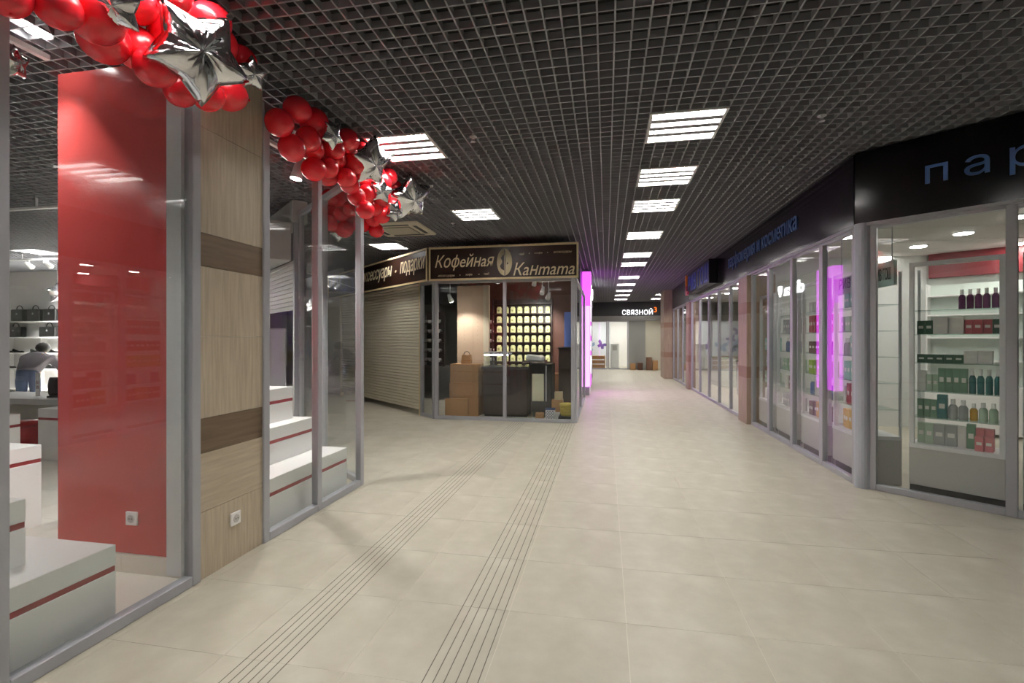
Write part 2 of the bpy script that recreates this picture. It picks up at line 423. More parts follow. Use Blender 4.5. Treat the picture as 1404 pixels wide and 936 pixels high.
# long white table carrying boots and a sale card
tz = 0.50; ta = at_z(45, 547, tz)
tb = tag(empty('display_table', (ta.x, ta.y, 0)), 'long white display table with boots and a sale card on it', 'table')
box('table_top', (-1.6, 0, tz - 0.09), (1.9, 0.85, tz), WHITE, tb, None, 0.004)
for sx in (-1.55, 1.78): box('side_panel', (sx, 0.05, 0), (sx + 0.06, 0.8, tz - 0.09), WHITE, tb)
box('front_panel', (-1.49, 0.12, 0), (1.78, 0.16, tz - 0.09), mat('cream_panel', (214, 208, 198), 0.5), tb)
def shoe(name, loc, rz, length, tall, m, label, cat, group=None):
    e = tag(empty(name, loc, rz, length), label, cat, group)
    n = 9; bm = bmesh.new(); rings = []
    for i in range(n):
        t = i / (n - 1); hw = 0.13 + 0.05 * math.sin(t * math.pi) + (0.02 if t > 0.6 else 0); hw *= (1 if t < 0.92 else 0.6)
        top = (0.16 + 0.22 * max(0, 1 - t * 1.9)) if not tall else (0.95 if t < 0.38 else max(0.2, 0.95 - (t - 0.38) * 4.2))
        top = max(0.1, top if t < 0.9 else top * 0.7)
        rings.append([bm.verts.new((-0.5 + t, hw * math.cos(a) * (1 if math.sin(a) < 0.5 else 0.75), 0.06 + (top - 0.06) * (0.5 + 0.5 * math.sin(a)))) for a in [2 * math.pi * k / 8 - math.pi / 2 for k in range(8)]])
    for a, b in zip(rings, rings[1:]):
        for k in range(8): bm.faces.new((a[k], b[k], b[(k + 1) % 8], a[(k + 1) % 8]))
    bm.faces.new(rings[0]); bm.faces.new(list(reversed(rings[-1])))
    bmesh.ops.recalc_face_normals(bm, faces=bm.faces)
    bm_obj('upper', bm, m, e, True)
    prism('sole', [(-0.52, -0.15), (-0.1, -0.15), (0.25, -0.19), (0.5, -0.1), (0.52, 0.08), (0.25, 0.18), (-0.1, 0.14), (-0.52, 0.14)], Matrix.Translation((0, 0, 0)), 0.07, BLACK, e)
    box('heel', (-0.52, -0.13, -0.0), (-0.24, 0.13, 0.075), BLACK, e)
    return e
b1 = at_depth(66, 541, 7.7); 
bt = shoe('ankle_boot', (b1.x, ta.y + 0.3, tz), 0.35, 0.34, True, mat('brown_boot', (48, 38, 38), 0.6), 'dark lace-up ankle boot standing on the white display table', 'boot')
box('laces', (0.02, -0.06, 0.42), (0.12, 0.06, 0.75), mat('lace', (150, 140, 128), 0.8), bt)
shoe('ankle_boot', (b1.x + 0.2, ta.y + 0.6, tz), 0.2, 0.34, True, mat('beige_boot', (196, 184, 160), 0.7), 'beige ankle boot behind the dark boot on the table', 'boot')
sp = at_depth(15, 541, 7.5)
sc = tag(empty('sale_card', (sp.x, ta.y + 0.2, tz), -0.2), 'white upright sale card in a clear stand on the table', 'sign')
box('card', (-0.06, -0.004, 0.02), (0.06, 0.004, 0.40), WHITE, sc); box('base', (-0.05, -0.03, 0), (0.05, 0.03, 0.02), GLASS, sc)
text('lettering', 'SALE', 0.08, 0.05, frame((-0.04, -0.0045, 0.22), (1, 0, 0), (0, -1, 0)), mat('pink_print', (150, 60, 90), 0.6), sc, 0.001)
text('lettering', '50%', 0.08, 0.05, frame((-0.04, -0.0045, 0.14), (1, 0, 0), (0, -1, 0)), MATS['pink_print'], sc, 0.001)

# wall shelving with bags and shoes along the shop's back wall
SY = 10.4
zsh = [0.14, 0.68, 1.09, 1.50, 1.91]
sx0, sx1 = -16.8, -11.6
sh = tag(empty('wall_shelving', ((sx0 + sx1) / 2, SY, 0)), 'white wall shelving with bags and shoes in the shoe shop', 'shelving')
for z in zsh:
    piece('shelf', (sx0 - sh.location.x, -0.36, z - 0.03), (sx1 - sh.location.x, 0, z), WHITE, sh)
for k in range(6):
    x = sx0 + (sx1 - sx0) * k / 5 - sh.location.x
    piece('upright', (x - 0.012, -0.09, 0), (x + 0.012, 0, zsh[-1] - 0.03), WHITE, sh)
def bag(loc, wd, hh, label):
    e = tag(empty('handbag', loc), label, 'bag', 'black bags on the shelving')
    box('body', (-wd / 2, -0.07, 0), (wd / 2, 0.07, hh), BLACK, e, None, 0.02)
    bm = bmesh.new()
    for k in range(8):
        a0, a1 = math.pi * k / 8, math.pi * (k + 1) / 8
        bcyl(bm, (0.1 * math.cos(a0), 0, hh + 0.1 * math.sin(a0)), (0.1 * math.cos(a1), 0, hh + 0.1 * math.sin(a1)), 0.01, seg=6)
    bm_obj('handle', bm, BLACK, e); box('clasp', (-0.02, -0.076, hh * 0.55), (0.02, -0.07, hh * 0.7), ALU, e)
for x, wd in ((27, 0.42), (49, 0.42), (71, 0.42)):
    if wd:
        q = at_y(x, 441, SY - 0.18); bag((q.x, SY - 0.18, zsh[4]), wd, 0.32, 'black structured handbag standing on the top shelf')
for x, wd in ((22, 0.54), (68, 0.54)):
    q = at_y(x, 462, SY - 0.18); bag((q.x, SY - 0.18, zsh[3]), wd, 0.27, 'black soft handbag on the shelf below the top one')
for x in (9, 28, 31, 47, 53, 59, 66, 73, 79):
    q = at_y(x, 483, SY - 0.2); q.x = round(q.x / 0.3) * 0.3; shoe('dress_shoe', (q.x, SY - 0.2, zsh[2]), 0.15, 0.28, False, BLACK if x != 28 else mat('brown_shoe', (70, 34, 30), 0.4), 'low black shoe on the upper shoe shelf' if x != 28 else 'brown low shoe on the upper shoe shelf', 'shoe', 'low shoes on the shelving')
for x in (8, 14, 62, 68, 74, 80):
    q = at_y(x, 504, SY - 0.2); shoe('dress_shoe', (q.x, SY - 0.2, zsh[1]), 0.15, 0.28, False, BLACK, 'low black shoe on the lower shoe shelf', 'shoe', 'low shoes on the shelving')

# person bending over in front of the shelves
def skin_body(name, joints, edges, m, parent=None, root=0):
    me = bpy.data.meshes.new(name); me.from_pydata([j[:3] for j in joints], edges, [])
    o = link(name, me, m, parent)
    sk = o.modifiers.new('skin', 'SKIN'); sk.use_smooth_shade = True; o.modifiers.new('sub', 'SUBSURF').levels = 1
    o.modifiers['sub'].render_levels = 1
    lay = me.skin_vertices[0].data
    for i, j in enumerate(joints): lay[i].radius = (j[3], j[4] if len(j) > 4 else j[3])
    lay[root].use_root = True
    return o
hp = at_depth(38, 519, 9.4)
pe = tag(empty('person', (hp.x, hp.y, 0), YAW + 0.42), 'person in grey sweater and jeans bending over by the shoe shelves', 'person')
J = [(0, 0, 0.80, 0.155, 0.12), (0.02, 0.12, 0.96, 0.15, 0.11), (0.04, 0.26, 1.06, 0.165, 0.11), (0.06, 0.36, 1.10, 0.09), (0.06, 0.42, 1.17, 0.055), (0.06, 0.46, 1.24, 0.09), (0.06, 0.53, 1.24, 0.075),
     (-0.14, 0.30, 1.06, 0.065), (-0.2, 0.38, 0.82, 0.048), (-0.1, 0.52, 0.64, 0.036), (-0.08, 0.58, 0.58, 0.035),
     (0.24, 0.30, 1.06, 0.065), (0.36, 0.38, 0.86, 0.048), (0.42, 0.52, 0.70, 0.036), (0.43, 0.59, 0.64, 0.035),
     (-0.09, 0, 0.72, 0.095), (-0.1, 0.04, 0.44, 0.07), (-0.1, -0.03, 0.10, 0.045), (-0.1, 0.12, 0.04, 0.04),
     (0.09, 0, 0.72, 0.095), (0.1, 0.04, 0.44, 0.07), (0.1, -0.03, 0.10, 0.045), (0.1, 0.12, 0.04, 0.04)]
E_ = [(0, 1), (1, 2), (2, 3), (3, 4), (4, 5), (5, 6), (2, 7), (7, 8), (8, 9), (9, 10), (2, 11), (11, 12), (12, 13), (13, 14), (0, 15), (15, 16), (16, 17), (17, 18), (0, 19), (19, 20), (20, 21), (21, 22)]
SKINM = mat('skin', (205, 160, 135), 0.6)
body = skin_body('body', J, E_, SKINM, pe)
SWEAT = mat('grey_sweater', (118, 112, 120), 0.9); JEAN = mat('blue_jeans', (92, 108, 142), 0.9)
def grow(idx, k): return [tuple(J[i][:3]) + tuple(r * k + 0.008 for r in J[i][3:]) for i in idx]
swj = [(0, -0.02, 0.80, 0.185, 0.15)] + grow([1, 2, 3, 7, 8, 9, 11, 12, 13], 1.3)
skin_body('sweater', swj, [(0, 1), (1, 2), (2, 3), (2, 4), (4, 5), (5, 6), (2, 7), (7, 8), (8, 9)], SWEAT, pe, 1)
jj = [(0, 0.03, 0.89, 0.17, 0.135)] + grow([0, 15, 16, 17, 19, 20, 21], 1.15)
skin_body('jeans', jj, [(0, 1), (1, 2), (2, 3), (3, 4), (1, 5), (5, 6), (6, 7)], JEAN, pe, 1)
bm = bmesh.new(); bmesh.ops.create_icosphere(bm, subdivisions=2, radius=0.118, matrix=Matrix.Translation((0.06, 0.47, 1.265)) @ Matrix.Diagonal((1, 1.2, 0.95, 1)))
bm_obj('hair', bm, mat('dark_hair', (30, 24, 24), 0.6), pe, True)
for s in (-0.1, 0.1): box('shoe', (s - 0.05, -0.09, 0), (s + 0.05, 0.19, 0.09), BLACK, pe, None, 0.02)

# grey board standing inside the entrance
q = at_depth(372, 528, 6.4)
gb = tag(empty('panel_board', (q.x, q.y, 0), 0.2), 'grey-white freestanding board behind the top podium block', 'board')
box('panel', (-0.19, -0.015, 0.05), (0.19, 0.015, 1.56), mat('board_grey', (192, 192, 200), 0.5), gb, None, 0.004)
for s in (-0.17, 0.17): box('foot', (s - 0.03, -0.15, 0), (s + 0.03, 0.15, 0.05), ALU, gb)
box('edge_trim', (-0.2, -0.02, 1.56), (0.2, 0.02, 1.58), ALU, gb)

# ---- KIOSK "coffee" -------------------------------------------------
KY, KX0, KX1 = 8.40, -3.05, -0.52
K0 = Vector((KX0, KY, 0))
glazed('window_4', (KX0, KY), (1, 0), (0, -1), [0.04, 1.30, 2.49], 2.5, label='front glazing of the coffee kiosk')
glazed('window_5', (KX1, KY), (0, 1), (1, 0), [0.03, 1.7, 3.35], 2.5, label='side glazing of the coffee kiosk')
glazed('window_6', (KX0, KY), D_OUT, (-0.64, -0.77), [0.02, 0.46], 2.5, label='narrow slanted glazing of the coffee kiosk')
MK = wall_frame(K0, D_OUT, (-0.64, -0.77))
# closed roller shutter
rs2 = tag(empty('roller_shutter', K0), 'cream roller shutter lowered over the slanted kiosk front', 'shutter')
MKl = Matrix.Translation(-K0) @ MK
for k in range(40):
    z = 0.10 + 0.06 * k
    box('slat', (0.52, -0.02, z + 0.002), (4.6, 0.012, z + 0.058), SHUT, rs2, MKl, 0.013)
for t in (0.49, 4.6): box('guide_rail', (t, -0.03, 0), (t + 0.04, 0.03, 2.5), GOLD, rs2, MKl)
struct(box('wall_kiosk_slant', (4.64, -0.06, 0), (9.5, 0.04, 4.05), mat('pale_wall', (205, 200, 190), 0.8), None, MK))
# signs
def signboard(name, M, length, label, t0=0.0):
    e = tag(empty(name, M.translation), label, 'sign'); Mi = Matrix.Translation(-M.translation) @ M
    box('board', (t0, 0, 2.50), (length, 0.06, 3.06), BROWN, e, Mi)
    for lo, hi in (((t0, 0.055, 2.48), (length, 0.075, 2.515)), ((t0, 0.055, 3.045), (length, 0.075, 3.08)), ((t0, 0.055, 2.515), (t0 + 0.03, 0.075, 3.045)), ((length - 0.03, 0.055, 2.515), (length, 0.075, 3.045))):
        box('border', lo, hi, GOLD, e, Mi)
    return e
Mf = wall_frame((-3.12, KY - 0.04), (1, 0), (0, -1))
s1 = signboard('shop_sign', Mf, 2.66, 'brown coffee kiosk sign with gold lettering and coffee bean emblem')
o1 = s1.location
def front_text(body, x, z, wd, hh, shear=0.3, bold=0.004, m=CREAM):
    return text('lettering', body, wd, hh, frame((x - o1.x, -0.075 - 0.001, z), (1, 0, 0), (0, -1, 0)), m, s1, 0.006, shear, 1.0, bold)
def fx(px): return at_y(px, 400, KY - 0.1).x
def fz(py): return at_y(700, py, KY - 0.1).z
front_text('Кофeйнaя', fx(597), fz(369), fx(678) - fx(597), 0.29)
front_text('Кaнmama', fx(704), fz(378), fx(788) - fx(704), 0.225)
for body, a, b, y in (('аксессуары', 601, 624, 378), ('кофе', 639, 648, 377), ('чай', 664, 671, 376), ('чай', 712, 719, 350.5), ('кофе', 733, 744, 350), ('аксессуары', 759, 784, 350)):
    front_text(body, fx(a), fz(y), fx(b) - fx(a), 0.045, 0.25, 0.0)
for px, py in ((631, 376), (657, 375.5), (726, 349), (751, 348.5)):
    box('dot', (fx(px) - o1.x - 0.008, -0.08, fz(py)), (fx(px) - o1.x + 0.008, -0.074, fz(py) + 0.016), CREAM, s1)
ex, ez = fx(692) - o1.x, (fz(341) + fz(377)) / 2
em = lathe('emblem', [(1.0, 0), (1.0, 0.006)], CREAM, s1, 28, frame((ex, -0.076, ez), (1, 0, 0), (0, -1, 0)) @ Matrix.Diagonal((0.135, 0.235, 1, 1)))
prism('violin', [(-0.05, -0.12), (0.0, -0.15), (0.0, 0.13), (-0.03, 0.11), (-0.06, 0.07), (-0.035, 0.02), (-0.04, -0.02), (-0.075, -0.07)], frame((ex - 0.005, -0.083, ez), (1, 0, 0), (0, -1, 0)), 0.004, BROWN, em)
prism('crease', [(0.0, -0.23), (0.012, -0.23), (0.02, 0.0), (0.008, 0.23), (-0.004, 0.23), (0.006, 0.0)], frame((ex, -0.083, ez), (1, 0, 0), (0, -1, 0)), 0.004, BROWN, em)
prism('bridge', [(0.04, -0.05), (0.07, -0.03), (0.06, 0.0), (0.045, -0.015)], frame((ex, -0.083, ez), (1, 0, 0), (0, -1, 0)), 0.004, BROWN, em)
Md = wall_frame(K0 + Vector((-0.065, -0.05, 0)), D_OUT, (-0.64, -0.77))
s2 = signboard('shop_sign', Md, 5.2, 'brown slanted kiosk fascia sign with cream lettering above the shutter')
dn = Vector((-0.64, -0.77, 0)).normalized(); o2 = Vector(s2.location)
def diag_text(body, t_left, wd, hh, z):
    p_ = D_OUT * t_left + dn * 0.077 + Vector((0, 0, z))
    return text('lettering', body, wd, hh, frame(p_, -D_OUT, dn), CREAM, s2, 0.006, 0.3, 1.0, 0.0)
diag_text('подарки', 1.03, 0.97, 0.30, 2.64); diag_text('·', 1.25, 0.05, 0.05, 2.76)
diag_text('аксессуары', 2.92, 1.52, 0.28, 2.64); diag_text('·', 3.1, 0.05, 0.05, 2.76)
struct(box('wall_kiosk_top', (KX0 + 0.1, KY + 0.25, 3.06), (KX1 - 0.1, KY + 3.3, 3.12), PLENUM), 'dark lid over the coffee kiosk')
# kiosk interior ------------------------------------------------------
KB = 10.75
struct(box('wall_kiosk_back', (-3.3, KB, 0), (-0.6, KB + 0.06, 3.06), mat('kiosk_brown', (92, 54, 40), 0.6)), 'brown back wall of the coffee kiosk')
tr = tag(empty('tea_rack', (-1.78, KB, 0)), 'dark wall rack filled with pale tea tins', 'rack')
cols = [-2.345 + 0.156 * k for k in range(8)]; rows = [0.735 + 0.213 * k for k in range(7)]
box('back_panel', (-0.72, -0.03, 0.6), (0.62, -0.001, 2.33), DARKB, tr)
for z in rows: piece('shelf', (-0.72, -0.17, z - 0.022), (0.62, -0.03, z), DARKB, tr)
piece('shelf', (-0.72, -0.17, rows[-1] + 0.2), (0.62, -0.03, rows[-1] + 0.222), DARKB, tr)
for x in (-0.72, 0.60): piece('side', (x, -0.17, 0.6), (x + 0.02, -0.03, 2.33), DARKB, tr)
TIN = mat('pale_tin', (222, 218, 160), 0.45); TINL = mat('tin_print', (184, 180, 118), 0.6)
t0 = tag(empty('tea_tin', (0, 0, 0)), 'pale yellow tea tin on the dark kiosk rack', 'tin', 'tea tins on the kiosk rack')
box('body', (-0.05, -0.05, 0), (0.05, 0.05, 0.125), TIN, t0, None, 0.008); box('lid', (-0.038, -0.038, 0.125), (0.038, 0.038, 0.148), TIN, t0, None, 0.006)
lathe('print', [(0.024, 0), (0.024, 0.001)], TINL, t0, 12, frame((0, -0.0505, 0.065), (1, 0, 0), (0, -1, 0)))
first = True
for z in rows:
    for x in cols:
        o = t0 if first else copy_tree(t0); first = False; o.location = (x, KB - 0.1, z)
# racks of cups
def cup_rack(x0, x1, y, zlist, n, label, rz=0.0, glow=WHITE):
    e = tag(empty('cup_rack', ((x0 + x1) / 2, y, 0), rz), label, 'rack'); hw = (x1 - x0) / 2
    box('back_panel', (-hw, 0.0, zlist[0] - 0.1), (hw, 0.02, zlist[-1] + 0.25), DARKB, e)
    for z in zlist: piece('shelf', (-hw, -0.15, z - 0.012), (hw, 0, z), DARKB, e)
    out = []
    for z in zlist:
        for k in range(n): out.append(e.matrix_basis @ Vector((-hw + (k + 0.5) * 2 * hw / n, -0.08, z)))
    return out
cup0 = tag(empty('cup', (0, 0, 0)), 'white porcelain cup on the dark kiosk cup rack', 'cup', 'white cups in the kiosk')
lathe('bowl', [(0.02, 0), (0.035, 0.02), (0.05, 0.06), (0.052, 0.075), (0.046, 0.07)], WHITE, cup0, 12)
bm = bmesh.new()
for k in range(6):
    a0, a1 = -1.3 + 2.6 * k / 6, -1.3 + 2.6 * (k + 1) / 6
    bcyl(bm, (0.045 + 0.025 * math.cos(a0), 0, 0.04 + 0.022 * math.sin(a0)), (0.045 + 0.025 * math.cos(a1), 0, 0.04 + 0.022 * math.sin(a1)), 0.005, seg=5)
bm_obj('handle', bm, WHITE, cup0)
spots = cup_rack(-2.92, -2.46, KB - 0.02, [0.95, 1.16, 1.37, 1.58, 1.79], 3, 'dark rack of white cups beside the tea tins')
spots += cup_rack(-4.1, -3.35, 10.3, [0.95, 1.16, 1.37, 1.58, 1.79], 4, 'dark rack of white cups behind the narrow slanted glass', -0.69)
for i, s_ in enumerate(spots):
    o = cup0 if i == 0 else copy_tree(cup0); o.location = s_; o.rotation_euler.z = random.uniform(-0.6, 0.6)
# beige pegboard and kraft cartons by the glass
pb = tag(empty('peg_board', (-2.55, 9.35, 0)), 'beige perforated partition board inside the coffee kiosk', 'board')
box('panel', (-0.37, 0, 0), (0.18, 0.03, 2.5), mat('beige_board', (206, 178, 152), 0.6), pb)
box('end_post', (0.18, -0.05, 0), (0.29, 0.05, 2.5), mat('cream_post', (214, 202, 178), 0.5), pb)
for k in range(9):
    for s in (-0.22, 0.05): cyl('hole', (s, -0.001, 1.35 + 0.085 * k), (s, 0.004, 1.35 + 0.085 * k), 0.006, BROWN, pb, seg=6)
def carton(loc, sx, sy, sz, label, m=KRAFT, rz=0.0, name='cardboard_carton', tape=True, flaps=False):
    e = tag(empty(name, loc, rz), label, 'carton')
    box('body', (-sx / 2, -sy / 2, 0), (sx / 2, sy / 2, sz), m, e, None, 0.004)
    if tape: box('tape', (-sx / 2 - 0.001, -0.025, sz * 0.6), (sx / 2 + 0.001, 0.025, sz + 0.001), mat('tape', (196, 166, 120), 0.3), e)
    if flaps:
        for s in (-1, 1): box('flap', (-sx / 2, -0.002, 0), (sx / 2, 0.002, sy * 0.5), m, e, Matrix.Translation((0, s * sy / 2, sz)) @ Matrix.Rotation(s * -0.9, 4, 'X'))
    return e
carton((-2.62, 9.0, 0), 0.56, 0.42, 0.62, 'tall kraft carton on the kiosk floor behind the glass')
carton((-2.62, 9.02, 0.62), 0.55, 0.40, 0.35, 'kraft carton stacked on the tall carton below the bag')
carton((-2.72, 8.68, 0), 0.42, 0.10, 0.34, 'flattened kraft carton leaning by the kiosk glass', rz=0.15, tape=False)
bg = tag(empty('paper_bag', (-2.62, 9.0, 0.97)), 'small kraft paper bag on top of the stacked cartons', 'bag')
prism('body', [(-0.1, 0), (0.1, 0), (0.085, 0.17), (-0.085, 0.17)], frame((0, 0.05, 0), (1, 0, 0), (0, -1, 0)), 0.1, KRAFT, bg)
bm = bmesh.new()
for k in range(8):
    a0, a1 = math.pi * k / 8, math.pi * (k + 1) / 8
    bcyl(bm, (0.06 * math.cos(a0), 0, 0.165 + 0.07 * math.sin(a0)), (0.06 * math.cos(a1), 0, 0.165 + 0.07 * math.sin(a1)), 0.006, seg=5)
bm_obj('handle', bm, mat('dark_string', (60, 50, 44), 0.8), bg)
# counter and machine
ct = tag(empty('counter', (-1.84, 9.15, 0)), 'espresso brown counter behind the coffee kiosk glass', 'counter')
box('body', (-0.42, -0.3, 0.04), (0.42, 0.3, 0.88), DARKB, ct, None, 0.006); box('worktop', (-0.45, -0.33, 0.88), (0.45, 0.33, 0.93), mat('dark_top', (62, 60, 64), 0.25), ct)
box('plinth', (-0.4, -0.27, 0), (0.4, 0.27, 0.04), BLACK, ct); box('door_seam', (-0.01, -0.304, 0.06), (0.0, -0.30, 0.86), BLACK, ct)
gl = tag(empty('glass_showcase', (-2.0, 9.1, 0.93)), 'small lit glass showcase on the kiosk counter', 'showcase')
box('case', (-0.25, -0.2, 0), (0.2, 0.2, 0.25), GLASS, gl); box('lamp_bar', (-0.25, -0.19, 0.2), (0.2, -0.16, 0.225), emis('white_bar', (240, 246, 255), 5), gl); box('lid', (-0.26, -0.21, 0.25), (0.21, 0.21, 0.27), ALU, gl)
fr = tag(empty('fridge', (-1.20, 9.2, 0)), 'dark cooler cabinet with a cream door in the coffee kiosk', 'fridge')
box('body', (-0.16, -0.3, 0.1), (0.22, 0.3, 0.98), BLACK, fr, None, 0.006); box('door', (-0.14, -0.33, 0.3), (0.08, -0.3, 0.80), mat('cream_door', (214, 212, 186), 0.4), fr, None, 0.005)
box('handle', (0.11, -0.34, 0.3), (0.13, -0.3, 0.95), ALU, fr); box('base', (-0.14, -0.28, 0), (0.2, 0.28, 0.1), mat('green_black', (24, 40, 28), 0.4), fr)
cm = tag(empty('coffee_machine', (-1.38, 9.2, 0.98)), 'steel coffee machine tray on top of the cooler', 'machine')
box('tray', (-0.16, -0.25, 0.0), (0.26, 0.25, 0.06), mat('steel', (160, 158, 156), 0.25, 0.9), cm, None, 0.01)
box('hopper', (-0.12, -0.12, 0.06), (0.2, 0.2, 0.16), WHITE, cm, Matrix.Rotation(0.12, 4, 'Y'), 0.02)
for k in range(3): cyl('spout', (-0.1 + 0.12 * k, -0.22, 0.02), (-0.1 + 0.12 * k, -0.3, -0.03), 0.015, BLACK, cm)
cb = tag(empty('side_cabinet', (-0.98, 10.3, 0)), 'brown wooden side cabinet at the back of the kiosk', 'cabinet')
box('body', (-0.16, -0.2, 0), (0.16, 0.2, 0.72), mat('mid_wood', (122, 82, 54), 0.5), cb); box('door', (-0.15, -0.215, 0.05), (0.15, -0.2, 0.66), mat('mid_wood2', (134, 92, 60), 0.5), cb); cyl('knob', (0.11, -0.215, 0.4), (0.11, -0.235, 0.4), 0.012, ALU, cb)
carton((-1.16, 8.62, 0), 0.14, 0.14, 0.13, 'small brown carton beside the lattice gift box')
gx = tag(empty('gift_box', (-0.97, 8.62, 0)), 'white gift box with blue lattice pattern by the glass', 'box')
box('body', (-0.08, -0.07, 0), (0.08, 0.07, 0.19), WHITE, gx); box('lid', (-0.085, -0.075, 0.19), (0.085, 0.075, 0.215), mat('blue_print', (52, 70, 108), 0.5), gx)
for k in range(-3, 5):
    for s in (-1, 1):
        bm = bmesh.new(); a = Vector((0.045 * k - 0.0, 0, 0)); pts = []
        for q_ in range(9):
            u = q_ / 8; x = 0.045 * k - 0.02 + s * (u - 0.5) * 0.16; z = 0.01 + u * 0.17
            if abs(x) < 0.078: pts.append((x, z))
        if len(pts) > 1: bcyl(bm, (pts[0][0], -0.0705, pts[0][1]), (pts[-1][0], -0.0705, pts[-1][1]), 0.004, seg=4); bm_obj('lattice', bm, MATS['blue_print'], gx)
        else: bm.free()
carton((-0.865, 8.76, 0), 0.09, 0.12, 0.12, 'white small carton between gift box and yellow basket', WHITE, tape=False)
carton((-0.88, 9.0, 0), 0.2, 0.2, 0.33, 'brown carton behind the lattice gift box carrying a pale parcel')
carton((-0.86, 9.0, 0.33), 0.14, 0.16, 0.14, 'pale parcel on the brown carton in the kiosk', mat('pale_card', (196, 176, 140), 0.7))
bk = tag(empty('wicker_basket', (-0.68, 8.64, 0.09)), 'yellow wicker basket by the kiosk corner post', 'basket')
lathe('weave', [(0.10, 0), (0.112, 0.02), (0.125, 0.2), (0.13, 0.215), (0.12, 0.2)], mat('yellow_wicker', (214, 196, 92), 0.7, noise=((168, 146, 52), 40, (1, 1, 3))), bk, 20)
for k in range(5): lathe('band', [(0.112 + 0.003 * k, 0.03 + 0.036 * k), (0.121 + 0.003 * k, 0.04 + 0.036 * k), (0.114 + 0.003 * k, 0.05 + 0.036 * k)], MATS['yellow_wicker'], bk, 20)
bs = tag(box('basket_stand', (-0.82, 8.5, 0), (-0.55, 8.78, 0.09), BLACK, None, None, 0.01), 'low black stand under the yellow basket', 'stand')
dc = tag(empty('dark_cabinet', (-0.80, 9.75, 0)), 'tall dark cabinet in the kiosk corner behind the basket', 'cabinet')
box('body', (-0.1, -0.35, 0), (0.2, 0.3, 1.25), DARKB, dc, None, 0.005); box('top', (-0.12, -0.37, 1.25), (0.22, 0.32, 1.28), BLACK, dc); box('door', (-0.09, -0.36, 0.05), (0.19, -0.35, 1.2), DARKB, dc)
q = at_y(775, 500, 9.9)
bp = tag(box('blue_reflection', (-0.85, 10.1, 0.95), (-0.62, 10.13, 2.0), mat('blue_reflection_paint', (90, 110, 170), 0.4)), 'added blue sheet imitating a reflection in the kiosk corner', 'panel')  # blue reflection painted as a flat sheet, no such panel in the kiosk
# spots in the kiosk
def track_spot(loc, aim, label, group, power=60, r=0.05, name='track_spot', light=True, spot=1.6, rod=None):
    e = tag(empty(name, loc), label, 'spotlight', group)
    d = (Vector(aim) - Vector(loc)).normalized(); q = d.to_track_quat('Z', 'Y').to_matrix().to_4x4()
    cyl('stem', (0, 0, 0), (0, 0, -0.07), 0.012, ALU_L, e, seg=8)
    Mh = Matrix.Translation((0, 0, -0.1)) @ q
    if rod: cyl('drop_rod', (0, 0, 0), (0, 0, rod - loc[2]), 0.008, ALU_L, e, seg=6)
    lathe('head', [(r * 0.45, -0.09), (r * 0.6, -0.07), (r * 0.8, 0.0), (r, 0.08), (r * 0.92, 0.08)], ALU_L, e, 14, Mh)
    lathe('bulb', [(r * 0.9, 0.081), (r * 0.8, 0.086)], SPOTE, e, 14, Mh)
    if light:
        ld = bpy.data.lights.new('spot_beam', 'SPOT'); ld.energy = power; ld.spot_size = spot; ld.spot_blend = 0.6; ld.shadow_soft_size = 0.05; ld.color = (1, 0.97, 0.93)
        lo = bpy.data.objects.new('beam', ld); COL.objects.link(lo); lo.parent = e
        lo.matrix_local = Matrix.Translation(Vector((0, 0, -0.1)) + d * 0.1) @ (-d).to_track_quat('Z', 'Y').to_matrix().to_4x4()
    return e
for px, py in ((733, 389), (744, 401), (752, 408)):
    q = at_depth(px, py, 9.6); track_spot((q.x, q.y, q.z + 0.14), (q.x - 0.5, KB, 1.2), 'silver spotlight hanging over the coffee kiosk counter', 'kiosk spotlights', 30, rod=3.06)
q = at_depth(617, 411, 9.2); track_spot((q.x, q.y, q.z + 0.14), (q.x + 0.3, 9.4, 1.2), 'silver spotlight beside the beige kiosk board', 'kiosk spotlights', 22, rod=3.06)
kt = tag(box('kiosk_track', (-2.9, 9.5, 2.62), (-0.7, 9.54, 2.65), ALU), 'aluminium lighting track inside the coffee kiosk', 'track')

# ---- DIVA shop beyond the kiosk ------------------------------------
struct(box('wall_diva', (-3.2, 11.85, 0), (-0.62, 18.5, 3.24), mat('grey_front', (120, 118, 124), 0.6)), 'grey shop block past the coffee kiosk')
glazed('window_7', (-0.53, 13.8), (0, 1), (1, 0), [0.0, 1.5, 3.0, 4.5], 2.6, label='glazing of the shop past the purple light box')
PURP = emis('purple_glow', (205, 60, 225), 1.7); PINK = emis('pink_glow', (250, 160, 250), 0.75)
lb = tag(empty('light_box', (-0.52, 12.7, 0)), 'tall purple light box with white vertical lettering and heart', 'sign')
box('glow_panel', (-0.08, 0, 0.22), (0.12, 0.95, 3.18), PURP, lb, None, 0.01)
box('tube', (0.0, -0.03, 0.22), (0.11, 0.0, 2.3), PINK, lb)
box('cap', (-0.08, -0.03, 3.18), (0.13, 0.96, 3.21), ALU, lb); box('foot', (-0.06, 0.02, 0), (0.1, 0.93, 0.22), ALU, lb)
LET = emis('white_letter', (255, 245, 255), 3.0)
Mx = lambda y, z: frame((0.123, y, z), (0, 1, 0), (1, 0, 0))
HEART = [(0, -0.5), (0.28, -0.15), (0.46, 0.15), (0.4, 0.4), (0.2, 0.45), (0, 0.25), (-0.2, 0.45), (-0.4, 0.4), (-0.46, 0.15), (-0.28, -0.15)]
for ch, z, hh in (('d', 2.35, 0.42), ('v', 1.55, 0.24), ('a', 1.15, 0.24)):
    text('lettering', ch, None, hh, Mx(0.38, z), LET, lb, 0.008)
text('lettering', 'ı', None, 0.24, Mx(0.45, 1.92), LET, lb, 0.008)
prism('heart', [(u * 0.18, v * 0.18) for u, v in HEART], Mx(0.48, 2.25), 0.008, LET, lb)
